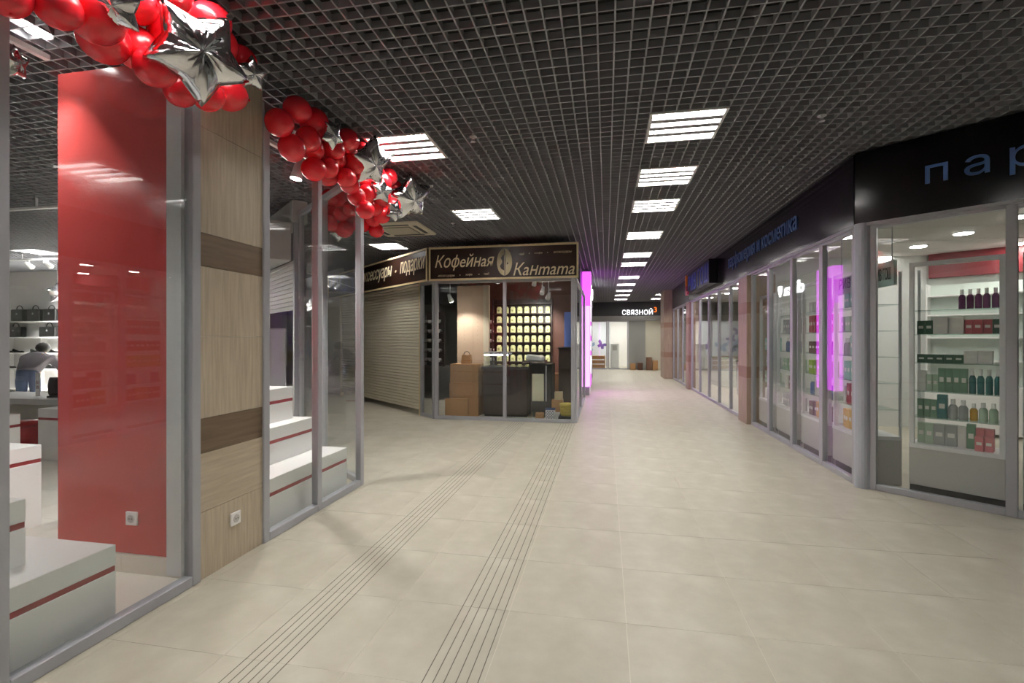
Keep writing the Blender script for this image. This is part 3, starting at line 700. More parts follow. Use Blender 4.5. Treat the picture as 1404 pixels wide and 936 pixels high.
prism('heart', [(u * 0.36, v * 0.5) for u, v in HEART], Mx(0.48, 0.78), 0.008, LET, lb)
dv = tag(empty('shop_sign', (-0.5, 14.6, 2.75)), 'white illuminated letters with heart on the dark fascia past the light box', 'sign')
box('fascia', (-0.06, -0.7, -0.15), (0.03, 3.4, 0.45), mat('navy_fascia', (30, 30, 44), 0.4), dv)
text('lettering', 'diva', 1.5, 0.36, frame((0.032, 0, 0), (0, 1, 0), (1, 0, 0)), emis('white_sign', (255, 255, 255), 4), dv, 0.03)
prism('heart', [(u * 0.32, v * 0.36) for u, v in HEART], frame((0.032, 1.85, 0.18), (0, 1, 0), (1, 0, 0)), 0.03, MATS['white_sign'], dv)

# ---- RIGHT SIDE: black fascia, perfume shop -------------------------
RX = 2.43; RC = Vector((RX, 5.30, 0)); DN = -D_OUT            # slanted front runs towards +x -y
N_R = Vector((-0.64, -0.77, 0))
MC = wall_frame(RC, DN, N_R)
fa = tag(empty('fascia', (RX, 10, 2.55)), 'long black glossy fascia above the perfume shop windows', 'fascia')
box('board', (-0.05, -4.68, 0), (0.06, 4.98, 0.69), BLACKF, fa); box('lower_trim', (-0.055, -4.68, -0.03), (0.06, 5.0, 0), ALU, fa)
fb = tag(empty('fascia', RC), 'black glossy slanted fascia above the perfume shop corner', 'fascia')
MCl = Matrix.Translation(-RC) @ MC
box('board', (-0.03, -0.05, 2.55), (8.4, 0.05, 3.238), BLACKF, fb, MCl); box('lower_trim', (0, -0.05, 2.52), (8.4, 0.055, 2.55), ALU, fb, MCl)
fc = tag(empty('fascia', (RX, 17, 2.55)), 'grey-black fascia above the shop windows next to the far oak pillar', 'fascia')
box('board', (-0.05, -1.98, 0), (0.06, 1.58, 0.69), mat('grey_fascia', (46, 46, 52), 0.3), fc); box('lower_trim', (-0.055, -1.98, -0.03), (0.06, 1.58, 0), ALU, fc)
def right_y(px): return at_x(px, 465, RX).y
ltr = text('lettering', 'парфюмерия и косметика', right_y(1003) - right_y(1099), 0.30, frame((-0.052, right_y(1003) - 10, 0.22), (0, -1, 0), (-1, 0, 0)), BLUEL, fa, 0.012)
p1 = at_depth(1281, 246, 4.35); tt = (Vector((p1.x, p1.y, 0)) - RC).dot(DN)
Mt = frame(DN * 0.50 + N_R.normalized() * 0.052 + Vector((0, 0, 2.75)), DN, N_R)
text('lettering', 'парфюмерия', 2.75, 0.27, Mt, BLUEL, fb, 0.012, 0, 1.35)
rg = tag(empty('shop_sign', (RX - 0.06, right_y(985), 2.62)), 'blue block letters projecting from the black fascia', 'sign')
Lr = right_y(951) - right_y(982)
text('lettering', 'РИВ ГОШ', Lr * 0.9, 0.42, frame((-0.16, Lr * 0.88, 0.1), (0, -1, 0), (-1, 0, 0)), mat('blue_sign', (60, 78, 170), 0.4), rg, 0.012, 0, 1.1, 0.0)
box('backing', (-0.16, -0.12, 0.05), (0.005, Lr * 0.9, 0.58), mat('sign_black', (8, 8, 10), 0.4), rg)
prism('emblem', [(0, 0), (0.35, 0), (0.35, 0.1), (0.12, 0.12), (0.1, 0.42), (0, 0.42)], frame((-0.165, Lr * 0.98, 0.03), (0, -1, 0), (-1, 0, 0)), 0.04, mat('sign_red', (190, 70, 90), 0.4), rg)
prism('emblem', [(0, 0), (0.12, 0), (0.12, 0.3), (0, 0.3)], frame((-0.165, Lr * 0.98, 0.28), (0, -1, 0), (-1, 0, 0)), 0.045, mat('sign_orange', (210, 130, 40), 0.4), rg)
# oak pillars on the right
def oak_pillar(x0, x1, y0, y1, label, CEIL=2.515):
    b = struct(box('pillar', (x0 + 0.02, y0 + 0.02, 0), (x1, y1 - 0.02, CEIL), WALLW), label)
    zz = [0, 0.78, 0.98, 1.87, 2.07, CEIL]
    for a, c, m in zip(zz, zz[1:], [mat('pink_oak', (186, 164, 146), 0.5, noise=((166, 144, 126), 6, (9, 9, 0.6))), mat('pink_oak_dark', (160, 128, 108), 0.5), MATS.get('pink_oak'), MATS.get('pink_oak_dark'), MATS.get('pink_oak')]):
        box('panel', (x0, y0, a + 0.001), (x1 - 0.02, y1, c - 0.001), m or MATS['pink_oak'], b)
oak_pillar(2.33, 2.8, 8.83, 9.35, 'oak clad pillar between the perfume shop windows')
oak_pillar(2.33, 2.7, 14.75, 15.2, 'oak clad pillar beyond the blue letters')
oak_pillar(2.08, 2.6, 18.6, 19.7, 'oak clad pillar at the end of the shop row', CEIL)
# glazing
yb = [5.36, right_y(1129), right_y(1088), right_y(1056), 8.79]
glazed('window_8', (RX, 0), (0, 1), (-1, 0), yb, 2.55, post_w=0.09, label='perfume shop windows before the oak pillar')
glazed('window_9', (RX, 0), (0, 1), (-1, 0), [9.39, 10.3, 11.3, 12.35, 13.5, 14.71], 2.55, label='shop windows below the blue letters')
glazed('window_10', (RX, 0), (0, 1), (-1, 0), [15.24, 16.4, 17.5, 18.56], 2.55, label='shop windows next to the far oak pillar')
glazed('window_11', RC, DN, N_R, [0.10, 1.035, 2.1, 3.2, 4.3], 2.55, post_w=0.07, label='slanted perfume shop windows at the corner')
cp = struct(cyl('corner_post', (RX + 0.02, 5.29, 0), (RX + 0.02, 5.29, 2.55), 0.075, mat('blue_alu', (184, 188, 200), 0.35, 0.2), seg=20), 'round aluminium corner post of the perfume shop')
# shop shell
MB = wall_frame(RC, DN, N_R)
struct(prism('ceiling_perfume', [(RX + 0.07, 5.40), (9, -0.02), (9, 19), (RX + 0.07, 19)], Matrix.Translation((0, 0, 2.80)), 0.06, mat('tile_ceiling', (206, 200, 196), 0.8)), 'pale panel ceiling of the perfume shop')
for k in range(10): piece('seam', (max(RX + 0.1, RX + 0.1 + (5.4 - (3.2 + 0.9 * k)) * 1.21), 3.2 + 0.9 * k, 2.797), (9, 3.21 + 0.9 * k, 2.80), GREYP, bpy.data.objects['ceiling_perfume'])
struct(box('wall_perfume_back', (-0.37, -4.75, 0), (8.4, -4.65, 2.8), mat('pale_green_wall', (206, 212, 206), 0.7), None, MB), 'pale back wall of the perfume shop')
box('red_band', (-0.3, -4.65, 2.42), (8.4, -4.55, 2.8), mat('dark_red_band', (120, 36, 42), 0.4), bpy.data.objects['wall_perfume_back'], MB)
struct(box('wall_perfume_side', (6.6, 9.6, 0), (6.7, 19, 2.8), mat('pale_wall2', (226, 228, 226), 0.7)), 'white rear wall of the shops past the pillar')
struct(box('wall_perfume_divider', (2.84, 9.06, 0), (5.12, 9.16, 2.8), mat('pale_wall2', (226, 228, 226), 0.7)), 'white divider behind the oak pillar')
struct(box('wall_slant_right', (4.34, -0.05, 0), (8.4, 0.05, 2.52), GREYP, None, MB))
def downlight(x, y, z, label, group, lens=None):
    e = tag(empty('downlight', (x, y, z)), label, 'light', group)
    lathe('ring', [(0.10, -0.012), (0.12, -0.008), (0.12, 0.0)], WHITE, e, 20); lathe('lens', [(0.095, -0.016), (0.095, -0.012)], lens or DOWNE, e, 20)
for px, py in ((1212, 353), (1259, 338), (1321, 320), (1400, 297), (1400, 334), (1163, 325), (1172, 365), (1104, 358)):
    q = at_z(px, py, 2.79); downlight(q.x, q.y, 2.80, 'round downlight in the pale perfume shop ceiling', 'downlights of the perfume shop')
for px, py in ((1010, 388.6), (1006, 395), (999, 402), (973, 408)):
    q = at_z(px, py, 2.79); downlight(q.x, q.y, 2.80, 'round downlight in the ceiling behind the blue letters', 'downlights of the shops past the pillar', DOWNB)
cs = tag(empty('twin_spotlight', tuple(MB @ Vector((0.55, -0.6, 2.80)))), 'silver twin spotlight under the perfume shop ceiling', 'spotlight')
for s in (-1, 1): cyl('head', (s * 0.06, 0, -0.02), (s * 0.1, -0.05, -0.14), 0.045, ALU_L, cs, 0.055)
cyl('mount', (0, 0, 0), (0, 0, -0.04), 0.06, ALU_L, cs)
rb = None
# display cases
PCOL = {'green': (112, 150, 124), 'teal': (70, 130, 128), 'pale green': (176, 200, 176), 'mint': (150, 200, 190), 'pink': (214, 128, 134), 'orange': (206, 104, 62), 'white': (226, 224, 220), 'grey': (168, 172, 170), 'gold': (206, 160, 60), 'lime': (172, 204, 80), 'purple': (130, 70, 120), 'rose': (186, 90, 96), 'brown': (104, 66, 58), 'blue': (86, 110, 160), 'dark green': (52, 92, 70)}
proto = {}
def carton_proto(c):
    k = ('c', c)
    if k not in proto:
        e = empty('product_carton', (0, 0, 0)); m = mat('pack_' + c.replace(' ', '_'), PCOL[c], 0.45)
        box('body', (-0.5, -0.5, 0), (0.5, 0.5, 1), m, e, None, 0.02)
        box('print', (-0.3, -0.506, 0.42), (0.3, -0.5, 0.62), mat('print_pale', (232, 232, 226), 0.5), e); proto[k] = [e, False]
    return k
def bottle_proto(c):
    k = ('b', c)
    if k not in proto:
        e = empty('product_bottle', (0, 0, 0)); m = mat('bottle_' + c.replace(' ', '_'), PCOL[c], 0.2)
        lathe('body', [(0.42, 0), (0.48, 0.05), (0.48, 0.6), (0.3, 0.72), (0.2, 0.74)], m, e, 10)
        lathe('cap', [(0.24, 0.74), (0.24, 1.0), (0.15, 1.0)], WHITE, e, 10); proto[k] = [e, False]
    return k
def product(kind, c, M, t, wv, z, sx, sy, sz, where):
    k = carton_proto(c) if kind == 'c' else bottle_proto(c)
    e, used = proto[k]; o = copy_tree(e) if used else e; proto[k][1] = True
    q = M @ Vector((t, wv, z)); o.location = q; d = M.to_3x3() @ Vector((0, 1, 0)); o.rotation_euler = (0, 0, math.atan2(d.y, d.x) + math.pi / 2)
    o.scale = (sx, sy, sz)
    what = 'carton' if kind == 'c' else 'bottle'
    tag(o, '%s %s on the %s' % (c, what, where), what, '%s %ss on the %s' % (c, what, where))
def showcase(M, a, b, label, shelves, back=-0.42, top=2.1, open_back=True):
    o = M.translation; e = tag(empty('showcase', o), label, 'showcase'); L = Matrix.Translation(-o) @ M
    box('base_panel', (a, -0.10, 0.10), (b, -0.07, 0.445), GREYP, e, L, 0.003); box('plinth', (a, -0.13, 0), (b, -0.10, 0.10), mat('plinth_dark', (70, 68, 70), 0.5), e, L)
    box('base_carcass', (a, back, 0.0), (b, -0.101, 0.44), GREYP, e, L); box('sill', (a, back, 0.44), (b, -0.065, 0.475), ALU_L, e, L)
    for t in (a, b - 0.035): box('upright', (t, -0.11, 0.475), (t + 0.035, -0.075, top), ALU_L, e, L)
    for t in (a, b - 0.02): box('upright', (t, back, 0.475), (t + 0.02, back + 0.02, top), ALU_L, e, L)
    for z in shelves: box('shelf', (a + 0.005, back + 0.02, z - 0.008), (b - 0.005, -0.115, z), GLASS_S, e, L)
    box('top_rail', (a, -0.11, top), (b, -0.075, top + 0.04), ALU_L, e, L)
    return e
GLASS_S = glass_mat('green_shelf_glass', (0.80, 0.90, 0.86), 0.05)
def fill(M, a, b, z, seq, where, w=-0.2, gap=0.003, repeat=True):
    t = a; K = 1.25
    while True:
        for kind, c, sx, sz, n in seq:
            sx, sz = sx * 1.12, min(sz * K, 0.215)
            for _ in range(n):
                if t + sx > b: return
                product(kind, c, M, t + sx / 2, w + random.uniform(-0.012, 0.012), z, sx, min(sx, 0.09), sz, where); t += sx + gap
        if not repeat: return
# slanted corner case
def showcase_rows(a, b): return None
SH_C = [0.72, 0.96, 1.22, 1.48, 1.70]
showcase(MC, 0.36, 0.99, 'grey based glass showcase in the slanted perfume window', SH_C)
nm = 'showcase shelf in the slanted window'
A, B = 0.40, 0.96
fill(MC, A, B, 0.475, [('c', 'pale green', 0.05, 0.15, 2), ('c', 'grey', 0.07, 0.15, 2), ('c', 'white', 0.05, 0.15, 1), ('c', 'green', 0.05, 0.2, 1), ('c', 'pink', 0.05, 0.15, 2), ('c', 'orange', 0.06, 0.16, 2)], 'bottom ' + nm)
fill(MC, A + 0.40, B, 0.4751, [('c', 'pink', 0.05, 0.10, 2)], 'bottom ' + nm, -0.135, repeat=False)
fill(MC, A, B, 0.72, [('c', 'green', 0.04, 0.13, 3), ('c', 'teal', 0.06, 0.17, 1), ('b', 'grey', 0.06, 0.14, 2), ('b', 'gold', 0.05, 0.12, 1), ('b', 'pale green', 0.055, 0.13, 2), ('c', 'pale green', 0.06, 0.14, 2)], 'second ' + nm)
fill(MC, A, B, 0.96, [('c', 'white', 0.055, 0.15, 1), ('c', 'pale green', 0.035, 0.12, 2), ('c', 'green', 0.042, 0.17, 4), ('b', 'teal', 0.045, 0.17, 5), ('c', 'green', 0.05, 0.17, 2)], 'third ' + nm)
fill(MC, A, B, 1.22, [('c', 'dark green', 0.055, 0.06, 5), ('c', 'white', 0.08, 0.09, 2), ('c', 'gold', 0.05, 0.06, 1)], 'fourth ' + nm)
fill(MC, A, B, 1.48, [('c', 'dark green', 0.05, 0.1, 2), ('c', 'white', 0.09, 0.12, 2), ('c', 'rose', 0.05, 0.1, 3)], 'fifth ' + nm)
fill(MC, A + 0.28, B, 1.70, [('b', 'purple', 0.045, 0.14, 6)], 'top ' + nm)
showcase(MC, 1.09, 2.05, 'grey based glass showcase beyond the slanted window post', SH_C)
fill(MC, 1.14, 2.0, 0.475, [('c', 'orange', 0.07, 0.16, 3), ('c', 'white', 0.07, 0.18, 4)], 'bottom shelf beyond the slanted window post')
fill(MC, 1.14, 2.0, 0.96, [('c', 'green', 0.05, 0.16, 6), ('b', 'teal', 0.05, 0.16, 6)], 'third shelf beyond the slanted window post')
# cases along the straight front; local t runs along +y
MR = wall_frame((RX, 0), (0, 1), (-1, 0))
bays = list(zip(yb, yb[1:]))
palette = [
    [[('c', 'brown', 0.06, 0.14, 4), ('c', 'gold', 0.065, 0.16, 4), ('c', 'white', 0.05, 0.12, 2)], [('b', 'teal', 0.045, 0.2, 5), ('c', 'rose', 0.04, 0.19, 4), ('c', 'white', 0.05, 0.15, 3)], [('c', 'mint', 0.06, 0.16, 7), ('c', 'white', 0.05, 0.14, 2)], [('c', 'mint', 0.05, 0.18, 6), ('b', 'grey', 0.05, 0.15, 3)], [('c', 'pale green', 0.05, 0.13, 6)], [('c', 'mint', 0.06, 0.12, 5)]],
    [[('c', 'brown', 0.06, 0.14, 3), ('c', 'gold', 0.065, 0.15, 3)], [('b', 'blue', 0.05, 0.17, 4), ('c', 'white', 0.05, 0.15, 4)], [('c', 'lime', 0.07, 0.14, 7)], [('c', 'brown', 0.08, 0.12, 5)], [('c', 'rose', 0.05, 0.18, 8)], [('c', 'white', 0.05, 0.1, 4)]],
    [[('c', 'grey', 0.06, 0.14, 5)], [('c', 'white', 0.05, 0.15, 5), ('c', 'brown', 0.05, 0.14, 3)], [('c', 'pale green', 0.06, 0.13, 5)], [('b', 'blue', 0.05, 0.16, 6)], [('c', 'grey', 0.06, 0.16, 4)]],
    [[('c', 'white', 0.06, 0.14, 5)], [('c', 'pale green', 0.05, 0.15, 5)], [('c', 'grey', 0.06, 0.13, 5)], [('c', 'mint', 0.05, 0.16, 6)]],
]
ordn = ['first', 'second', 'third', 'fourth']
SH_R = [0.74, 1.0, 1.26, 1.52, 1.78]
for i, (a, b) in enumerate(bays):
    showcase(MR, a + 0.06, b - 0.06, 'glass showcase in the %s window from the round corner post' % ordn[i], SH_R)
    for j, seq in enumerate(palette[i]):
        fill(MR, a + 0.12, b - 0.11, ([0.475] + SH_R)[j], seq, '%s shelf, %s window from the corner post' % (['lowest', 'second', 'third', 'fourth', 'fifth', 'sixth'][j], ordn[i]), -0.17)
    if i > 1: continue
    a += 0.35 if i == 0 else 0
    bn = tag(empty('banner', (RX + 0.5, (a + b) / 2, 2.0)), 'pale green lettered banner above the %s showcase from the corner post' % ordn[i], 'banner')
    hw = (b - a) / 2
    for s_ in (-0.7 * hw, 0.7 * hw): cyl('hanger', (0.015, s_, 0.25), (0.015, s_, 0.805), 0.005, ALU, bn, seg=6)
    box('board', (0, -hw, 0), (0.03, hw, 0.26), mat('mint_board', (176, 200, 188), 0.5), bn)
    text('lettering', 'РИВ ГОШ', hw * 1.5, 0.13, frame((-0.002, hw * 0.75, 0.065), (0, -1, 0), (-1, 0, 0)), mat('grey_print', (96, 104, 104), 0.6), bn, 0.003)
# cabinets along the perfume shop back wall
for k in range(5):
    t0_ = -0.3 + 1.26 * k; o = MB @ Vector((t0_, -4.6, 0)); L = Matrix.Translation(-o) @ MB
    e = tag(empty('wall_cabinet', o), ['white wall cabinet in the perfume shop nearest the oak pillar', 'white wall cabinet second from the oak pillar', 'white wall cabinet in the middle of the perfume shop wall', 'white wall cabinet fourth from the oak pillar', 'white wall cabinet fifth from the oak pillar'][k], 'cabinet')
    box('carcass', (t0_, -4.62, 0.05), (t0_ + 1.22, -4.58, 2.3), mat('mint_back', (210, 222, 214), 0.5), e, L); box('base', (t0_, -4.58, 0.05), (t0_ + 1.22, -4.3, 0.75), WHITE, e, L)
    for z in (1.1, 1.45, 1.8, 2.1): box('shelf', (t0_ + 0.02, -4.58, z), (t0_ + 1.2, -4.35, z + 0.02), WHITE, e, L)
    for t in (t0_, t0_ + 1.2): box('side', (t, -4.58, 0.75), (t + 0.02, -4.35, 2.3), WHITE, e, L)
# items in the shops past the pillar
def sale_hang(x, y, label):
    e = tag(empty('hanging_sign', (x, y, 2.8)), label, 'sign', 'purple hanging signs')
    for s in (-0.3, 0.3): cyl('wire', (0, s, 0), (0, s, -0.5), 0.004, ALU, e, seg=6)
    box('board', (-0.02, -0.45, -0.66), (0.02, 0.45, -0.5), mat('violet_board', (120, 80, 190), 0.5), e)
for y in (11.2, 13.2): sale_hang(4.6, y, 'purple hanging sign board behind the windows below the blue letters')
for i, y in enumerate((10.0, 11.5, 13.0, 16.3)):
    e = tag(empty('sales_counter', (3.6, y, 0)), ['white sales counter just past the oak pillar', 'white sales counter with a wooden box on it', 'white sales counter at the end of the shop below the blue letters', 'white sales counter behind the far windows'][i], 'counter')
    box('body', (-0.25, -0.6, 0), (0.25, 0.6, 0.86), mat('counter_white', (222, 222, 218), 0.5), e, None, 0.005); box('top', (-0.28, -0.63, 0.86), (0.28, 0.63, 0.9), GLASS_S, e)
    box('front_strip', (-0.256, -0.6, 0.1), (-0.25, 0.6, 0.14), GREYP, e)
    if i < 3: carton((3.6, y + 0.1, 0.9), 0.22, 0.3, 0.22, ['kraft carton on the counter just past the oak pillar', 'wooden box on the middle white counter', 'small carton on the far counter below the blue letters'][i], mat('wood_box', (168, 132, 84), 0.6), tape=False)
def butterfly(M, s, m, parent):
    prism('butterfly', [(s * u, s * v) for u, v in ((0, -0.25), (0.2, -0.45), (0.45, -0.3), (0.3, 0.0), (0.6, 0.2), (0.55, 0.5), (0.2, 0.35), (0, 0.1), (-0.2, 0.35), (-0.55, 0.5), (-0.6, 0.2), (-0.3, 0.0), (-0.45, -0.3), (-0.2, -0.45))], M, 0.004, m, parent)
POSTER = mat('poster_white', (226, 232, 240), 0.6)
def poster(loc, rt, nr, wd, hh, label):
    e = tag(empty('wall_poster', loc), label, 'poster'); M0 = frame((0, 0, 0), rt, nr)
    box('sheet', (0, 0, -0.01), (wd, hh, 0.0), POSTER, e, M0)
    for k in range(7): butterfly(M0 @ Matrix.Translation((random.uniform(0.3, wd - 0.3), random.uniform(0.3, hh - 0.3), 0.001)) @ Matrix.Rotation(random.uniform(-0.7, 0.7), 4, 'Z'), random.uniform(0.3, 0.55), mat(['purple_ink', 'blue_ink', 'sky_ink'][k % 3], [(110, 80, 160), (80, 110, 170), (140, 170, 205)][k % 3], 0.6), e)
    return e
poster((6.55, 14.6, 0.8), (0, -1, 0), (-1, 0, 0), 3.0, 1.6, 'pale poster with purple butterflies on the shop wall past the pillar')
poster((6.55, 18.4, 0.6), (0, -1, 0), (-1, 0, 0), 3.0, 1.8, 'pale poster with blue butterflies behind the far windows')

# ---- FAR END: phone shop -------------------------------------------
FY = 24.0
ff = tag(empty('fascia', (0.8, FY, 2.45)), 'dark fascia with white lettering across the end of the mall', 'fascia')
box('board', (-4.0, -0.05, 0.12), (3.4, 0.1, 0.79), mat('end_fascia', (52, 52, 56), 0.4), ff); box('lower_board', (-4.0, -0.06, -0.12), (3.0, 0.1, 0.12), mat('end_grey', (150, 150, 146), 0.5), ff)
fx0, fx1 = at_y(853, 430, FY - 0.1).x, at_y(895, 430, FY - 0.1).x
text('lettering', 'СВЯЗНОЙ', fx1 - fx0, 0.30, frame((fx0 - 0.8, -0.055, 0.17), (1, 0, 0), (0, -1, 0)), emis('sign_white', (255, 255, 255), 0.9), ff, 0.05, 0, 1.05, 0.0)
text('lettering', '3', None, 0.24, frame((fx1 - 0.8 + 0.06, -0.055, 0.28), (1, 0, 0), (0, -1, 0)), emis('sign_orange2', (255, 120, 40), 0.6), ff, 0.05, 0, 1.0, 0.0)
glazed('window_12', (-1.6, FY), (1, 0), (0, -1), [0.0, 1.64], 2.35, label='glazed front of the shop at the end of the mall')
glazed('window_13', (0.0, FY), (1, 0), (0, -1), [0.12, 1.02], 2.35, label='second glazed bay of the shop at the end of the mall')
dm = struct(box('wall_end_panel', (1.06, FY - 0.02, 0.0), (1.84, FY + 0.05, 2.33), mat('end_panel', (150, 152, 146), 0.6)), 'grey panel beside the end shop windows')
struct(box('wall_end_cream', (1.84, FY + 0.12, 0), (4.2, FY + 0.2, 3.25), mat('cream_wall', (214, 210, 190), 0.7)), 'cream wall at the end of the mall')
struct(box('wall_end_left', (-6, FY + 0.12, 0), (-1.65, FY + 0.2, 3.25), mat('grey_end_left', (140, 140, 140), 0.7)))
struct(box('ceiling_end_shop', (-6, FY + 0.12, 2.62), (4.5, 26.4, 2.7), WALLW))
for x in (-0.6, 0.6, 1.6): downlight(x, 25.0, 2.62, 'round downlight in the end shop ceiling', 'downlights of the end shop', DOWNB)
poster((-2.2, 26.35, 0.5), (1, 0, 0), (0, -1, 0), 2.4, 1.9, 'pale poster with butterflies on the end shop wall')
def crate(loc, label):
    e = tag(empty('wooden_crate', loc), label, 'crate')
    for z in (0.0, 0.22, 0.44): box('slat', (-0.35, -0.25, z + 0.02), (0.35, 0.25, z + 0.18), mat('crate_wood', (190, 140, 80), 0.6), e)
    for s in (-0.35, 0.31): box('corner_post', (s, -0.26, 0), (s + 0.04, 0.26, 0.64), MATS['crate_wood'], e)
crate((-0.4, 24.9, 0), 'wooden slatted crate in the end shop window'); crate((-1.15, 25.4, 0), 'wooden slatted crate further back in the end shop')
wc = tag(empty('phone_stand', (0.42, 24.6, 0)), 'white freestanding display column in the end shop', 'stand')
box('body', (-0.2, -0.15, 0.05), (0.2, 0.15, 1.25), WHITE, wc, None, 0.02); box('screen', (-0.1, -0.156, 0.9), (0.1, -0.15, 1.15), GREYP, wc); box('base', (-0.25, -0.2, 0), (0.25, 0.2, 0.05), ALU, wc)
for x, sz, c, lb_ in ((1.25, 0.3, KRAFT, 'brown carton by the grey end panel'), (1.58, 0.34, mat('dark_card', (92, 62, 46), 0.7), 'dark brown carton in front of the grey end panel'), (1.98, 0.6, mat('dark_card2', (112, 80, 60), 0.7), 'tall brown carton by the cream end wall'), (2.26, 0.45, KRAFT, 'kraft carton against the cream end wall')):
    carton((x, FY - 0.22, 0), 0.24, 0.24, sz, lb_, c)

# ================================================================== CEILING FIXTURES
def troffer_proto():
    e = empty('ceiling_light', (0, 0, CEIL))
    bm = bmesh.new()
    for lo, hi in (((0, 0, -0.012), (0.6, 0.022, 0.06)), ((0, 0.578, -0.012), (0.6, 0.6, 0.06)), ((0, 0.022, -0.012), (0.022, 0.578, 0.06)), ((0.578, 0.022, -0.012), (0.6, 0.578, 0.06))): bbox(bm, lo, hi)
    bm_obj('frame', bm, mat('lamp_frame', (214, 214, 212), 0.4), e)
    box('reflector', (0.022, 0.022, 0.055), (0.578, 0.578, 0.06), mat('reflector', (235, 235, 235), 0.4), e)
    for k in range(4):
        y = 0.022 + 0.139 * (k + 0.5)
        t = cyl('tube', (0.03, y, 0.03), (0.57, y, 0.03), 0.022, TUBE, e, seg=10)
        bm = bmesh.new()
        for j in range(1, 14): bbox(bm, (0.022 + 0.0397 * j - 0.0012, y - 0.045, -0.006), (0.022 + 0.0397 * j + 0.0012, y + 0.045, 0.016))
        bm_obj('louvre', bm, ALU_L, t)
    for k in range(3):
        y = 0.022 + 0.139 * (k + 1); box('divider', (0.022, y - 0.032, -0.010), (0.578, y + 0.032, 0.055), mat('divider', (120, 120, 122), 0.35), e)
    return e
tp = troffer_proto()
OFFN = dict(OFFSCREEN)
for i, (x, y) in enumerate(ALLT):
    o = tp if i == 0 else copy_tree(tp); o.location = (x, y, CEIL)
    if (x, y) in OFFN:
        n_ = OFFN[(x, y)]; o.name = 'ceiling_light_%s_offscreen' % n_
        for t_, wd in zip([c for c in o.children if c.name.startswith('tube')], ('first', 'second', 'third', 'fourth')): t_.name = '%s_tube_%s_offscreen' % (wd, n_)
        if n_.startswith('shoe'): tag(o, 'square four-tube ceiling light mirrored in the red pillar panel', 'light', 'shop lights mirrored in the red panel')
        else: tag(o, 'square four-tube ceiling light of the mall rows behind the viewer', 'light', 'mall ceiling lights behind the viewer')
    elif x == 0.35: tag(o, 'square four-tube ceiling light in the row along the mall centre', 'light', 'ceiling lights along the mall centre')
    elif x == 1.95: tag(o, 'square four-tube ceiling light beside the far oak pillar', 'light', 'ceiling lights beside the far oak pillar')
    else: tag(o, {(-2.15, 4.05): 'square four-tube ceiling light half hidden behind the red balloons', (-2.15, 6.55): 'square four-tube ceiling light in front of the coffee kiosk sign', (-4.45, 8.55): 'square four-tube ceiling light over the slanted kiosk shutter', (-11.85, 7.75): 'square four-tube ceiling light over the bag shelves of the shoe shop'}[(x, y)], 'light')
ac = tag(empty('air_conditioner', (AC[0] + 0.45, AC[1] + 0.45, CEIL)), 'square cassette air conditioner in the ceiling by the balloons', 'air conditioner')
box('casing', (-0.45, -0.45, -0.03), (0.45, 0.45, 0.06), mat('ac_cream', (222, 214, 196), 0.5), ac, None, 0.015)
gr = box('grille', (-0.24, -0.24, -0.042), (0.24, 0.24, -0.03), mat('ac_grille', (150, 144, 132), 0.6), ac)
for k in range(9): box('grille_slat', (-0.23, -0.21 + 0.05 * k, -0.048), (0.23, -0.195 + 0.05 * k, -0.042), MATS['ac_cream'], gr)
for M_ in (Matrix.Identity(4), Matrix.Rotation(math.pi / 2, 4, 'Z'), Matrix.Rotation(math.pi, 4, 'Z'), Matrix.Rotation(-math.pi / 2, 4, 'Z')):
    box('air_slot', (-0.27, -0.37, -0.033), (0.27, -0.31, -0.029), BLACK, ac, M_)
for x, y, l_ in ((-1.17, 4.22, 'small sprinkler head in the grid beside the balloon light'), (1.72, 4.36, 'small sprinkler head in the grid before the black fascia'), (-2.35, 7.3, 'small sprinkler head in the grid before the kiosk sign')):
    e = tag(empty('sprinkler', (x, y, CEIL)), l_, 'sprinkler')
    cyl('pipe', (0, 0, 0.05), (0, 0, -0.02), 0.012, ALU_L, e); lathe('rosette', [(0.035, -0.005), (0.03, 0.0), (0.012, 0.004)], ALU_L, e)
    cyl('deflector', (0, 0, -0.045), (0, 0, -0.049), 0.022, ALU, e, seg=10)
    for s in (-0.012, 0.012): cyl('arm', (s, 0, -0.02), (s, 0, -0.046), 0.003, ALU, e, seg=6)
# track lights of the shoe shop
def track(p0, p1, label):
    p0, p1 = Vector(p0), Vector(p1); d = (p1 - p0); M = wall_frame(p0, d, Vector((d.y, -d.x, 0)))
    e = tag(empty('light_track', p0), label, 'track'); L = Matrix.Translation(-p0) @ M
    box('rail', (0, -0.018, p0.z - 0.03), (d.length, 0.018, p0.z), WHITE, e, L)
    k = 0.3
    while k < d.length: box('hanger', (k - 0.01, -0.01, p0.z), (k + 0.01, 0.01, CEIL + 0.01), ALU_L, e, L); k += 1.5
    return [p0 + d * f for f in (0.12, 0.32, 0.52, 0.72, 0.92)]
tz_ = 3.14
g_ = 'track spotlights of the shoe shop'
sets = [track((-3.3, 0.2, tz_), (-3.3, 2.35, tz_), 'white lighting track over the low podium'), track((-2.83, 3.15, tz_), (-2.83, 4.25, tz_), 'white lighting track over the stepped podium'),
        track((-15.5, 8.2, tz_), (-9.5, 8.2, tz_), 'white lighting track along the bag shelves'), track((-12, 5, tz_), (-6, 5, tz_), 'white lighting track over the long table'), track((-9, 0.5, tz_), (-5, 0.5, tz_), 'white lighting track beside the red pillar')]
track_spot((-2.83, 4.09, tz_ - 0.03), (-3.2, 3.8, 0.4), 'silver track spotlight over the stepped podium', None, 90, 0.055, spot=1.9)
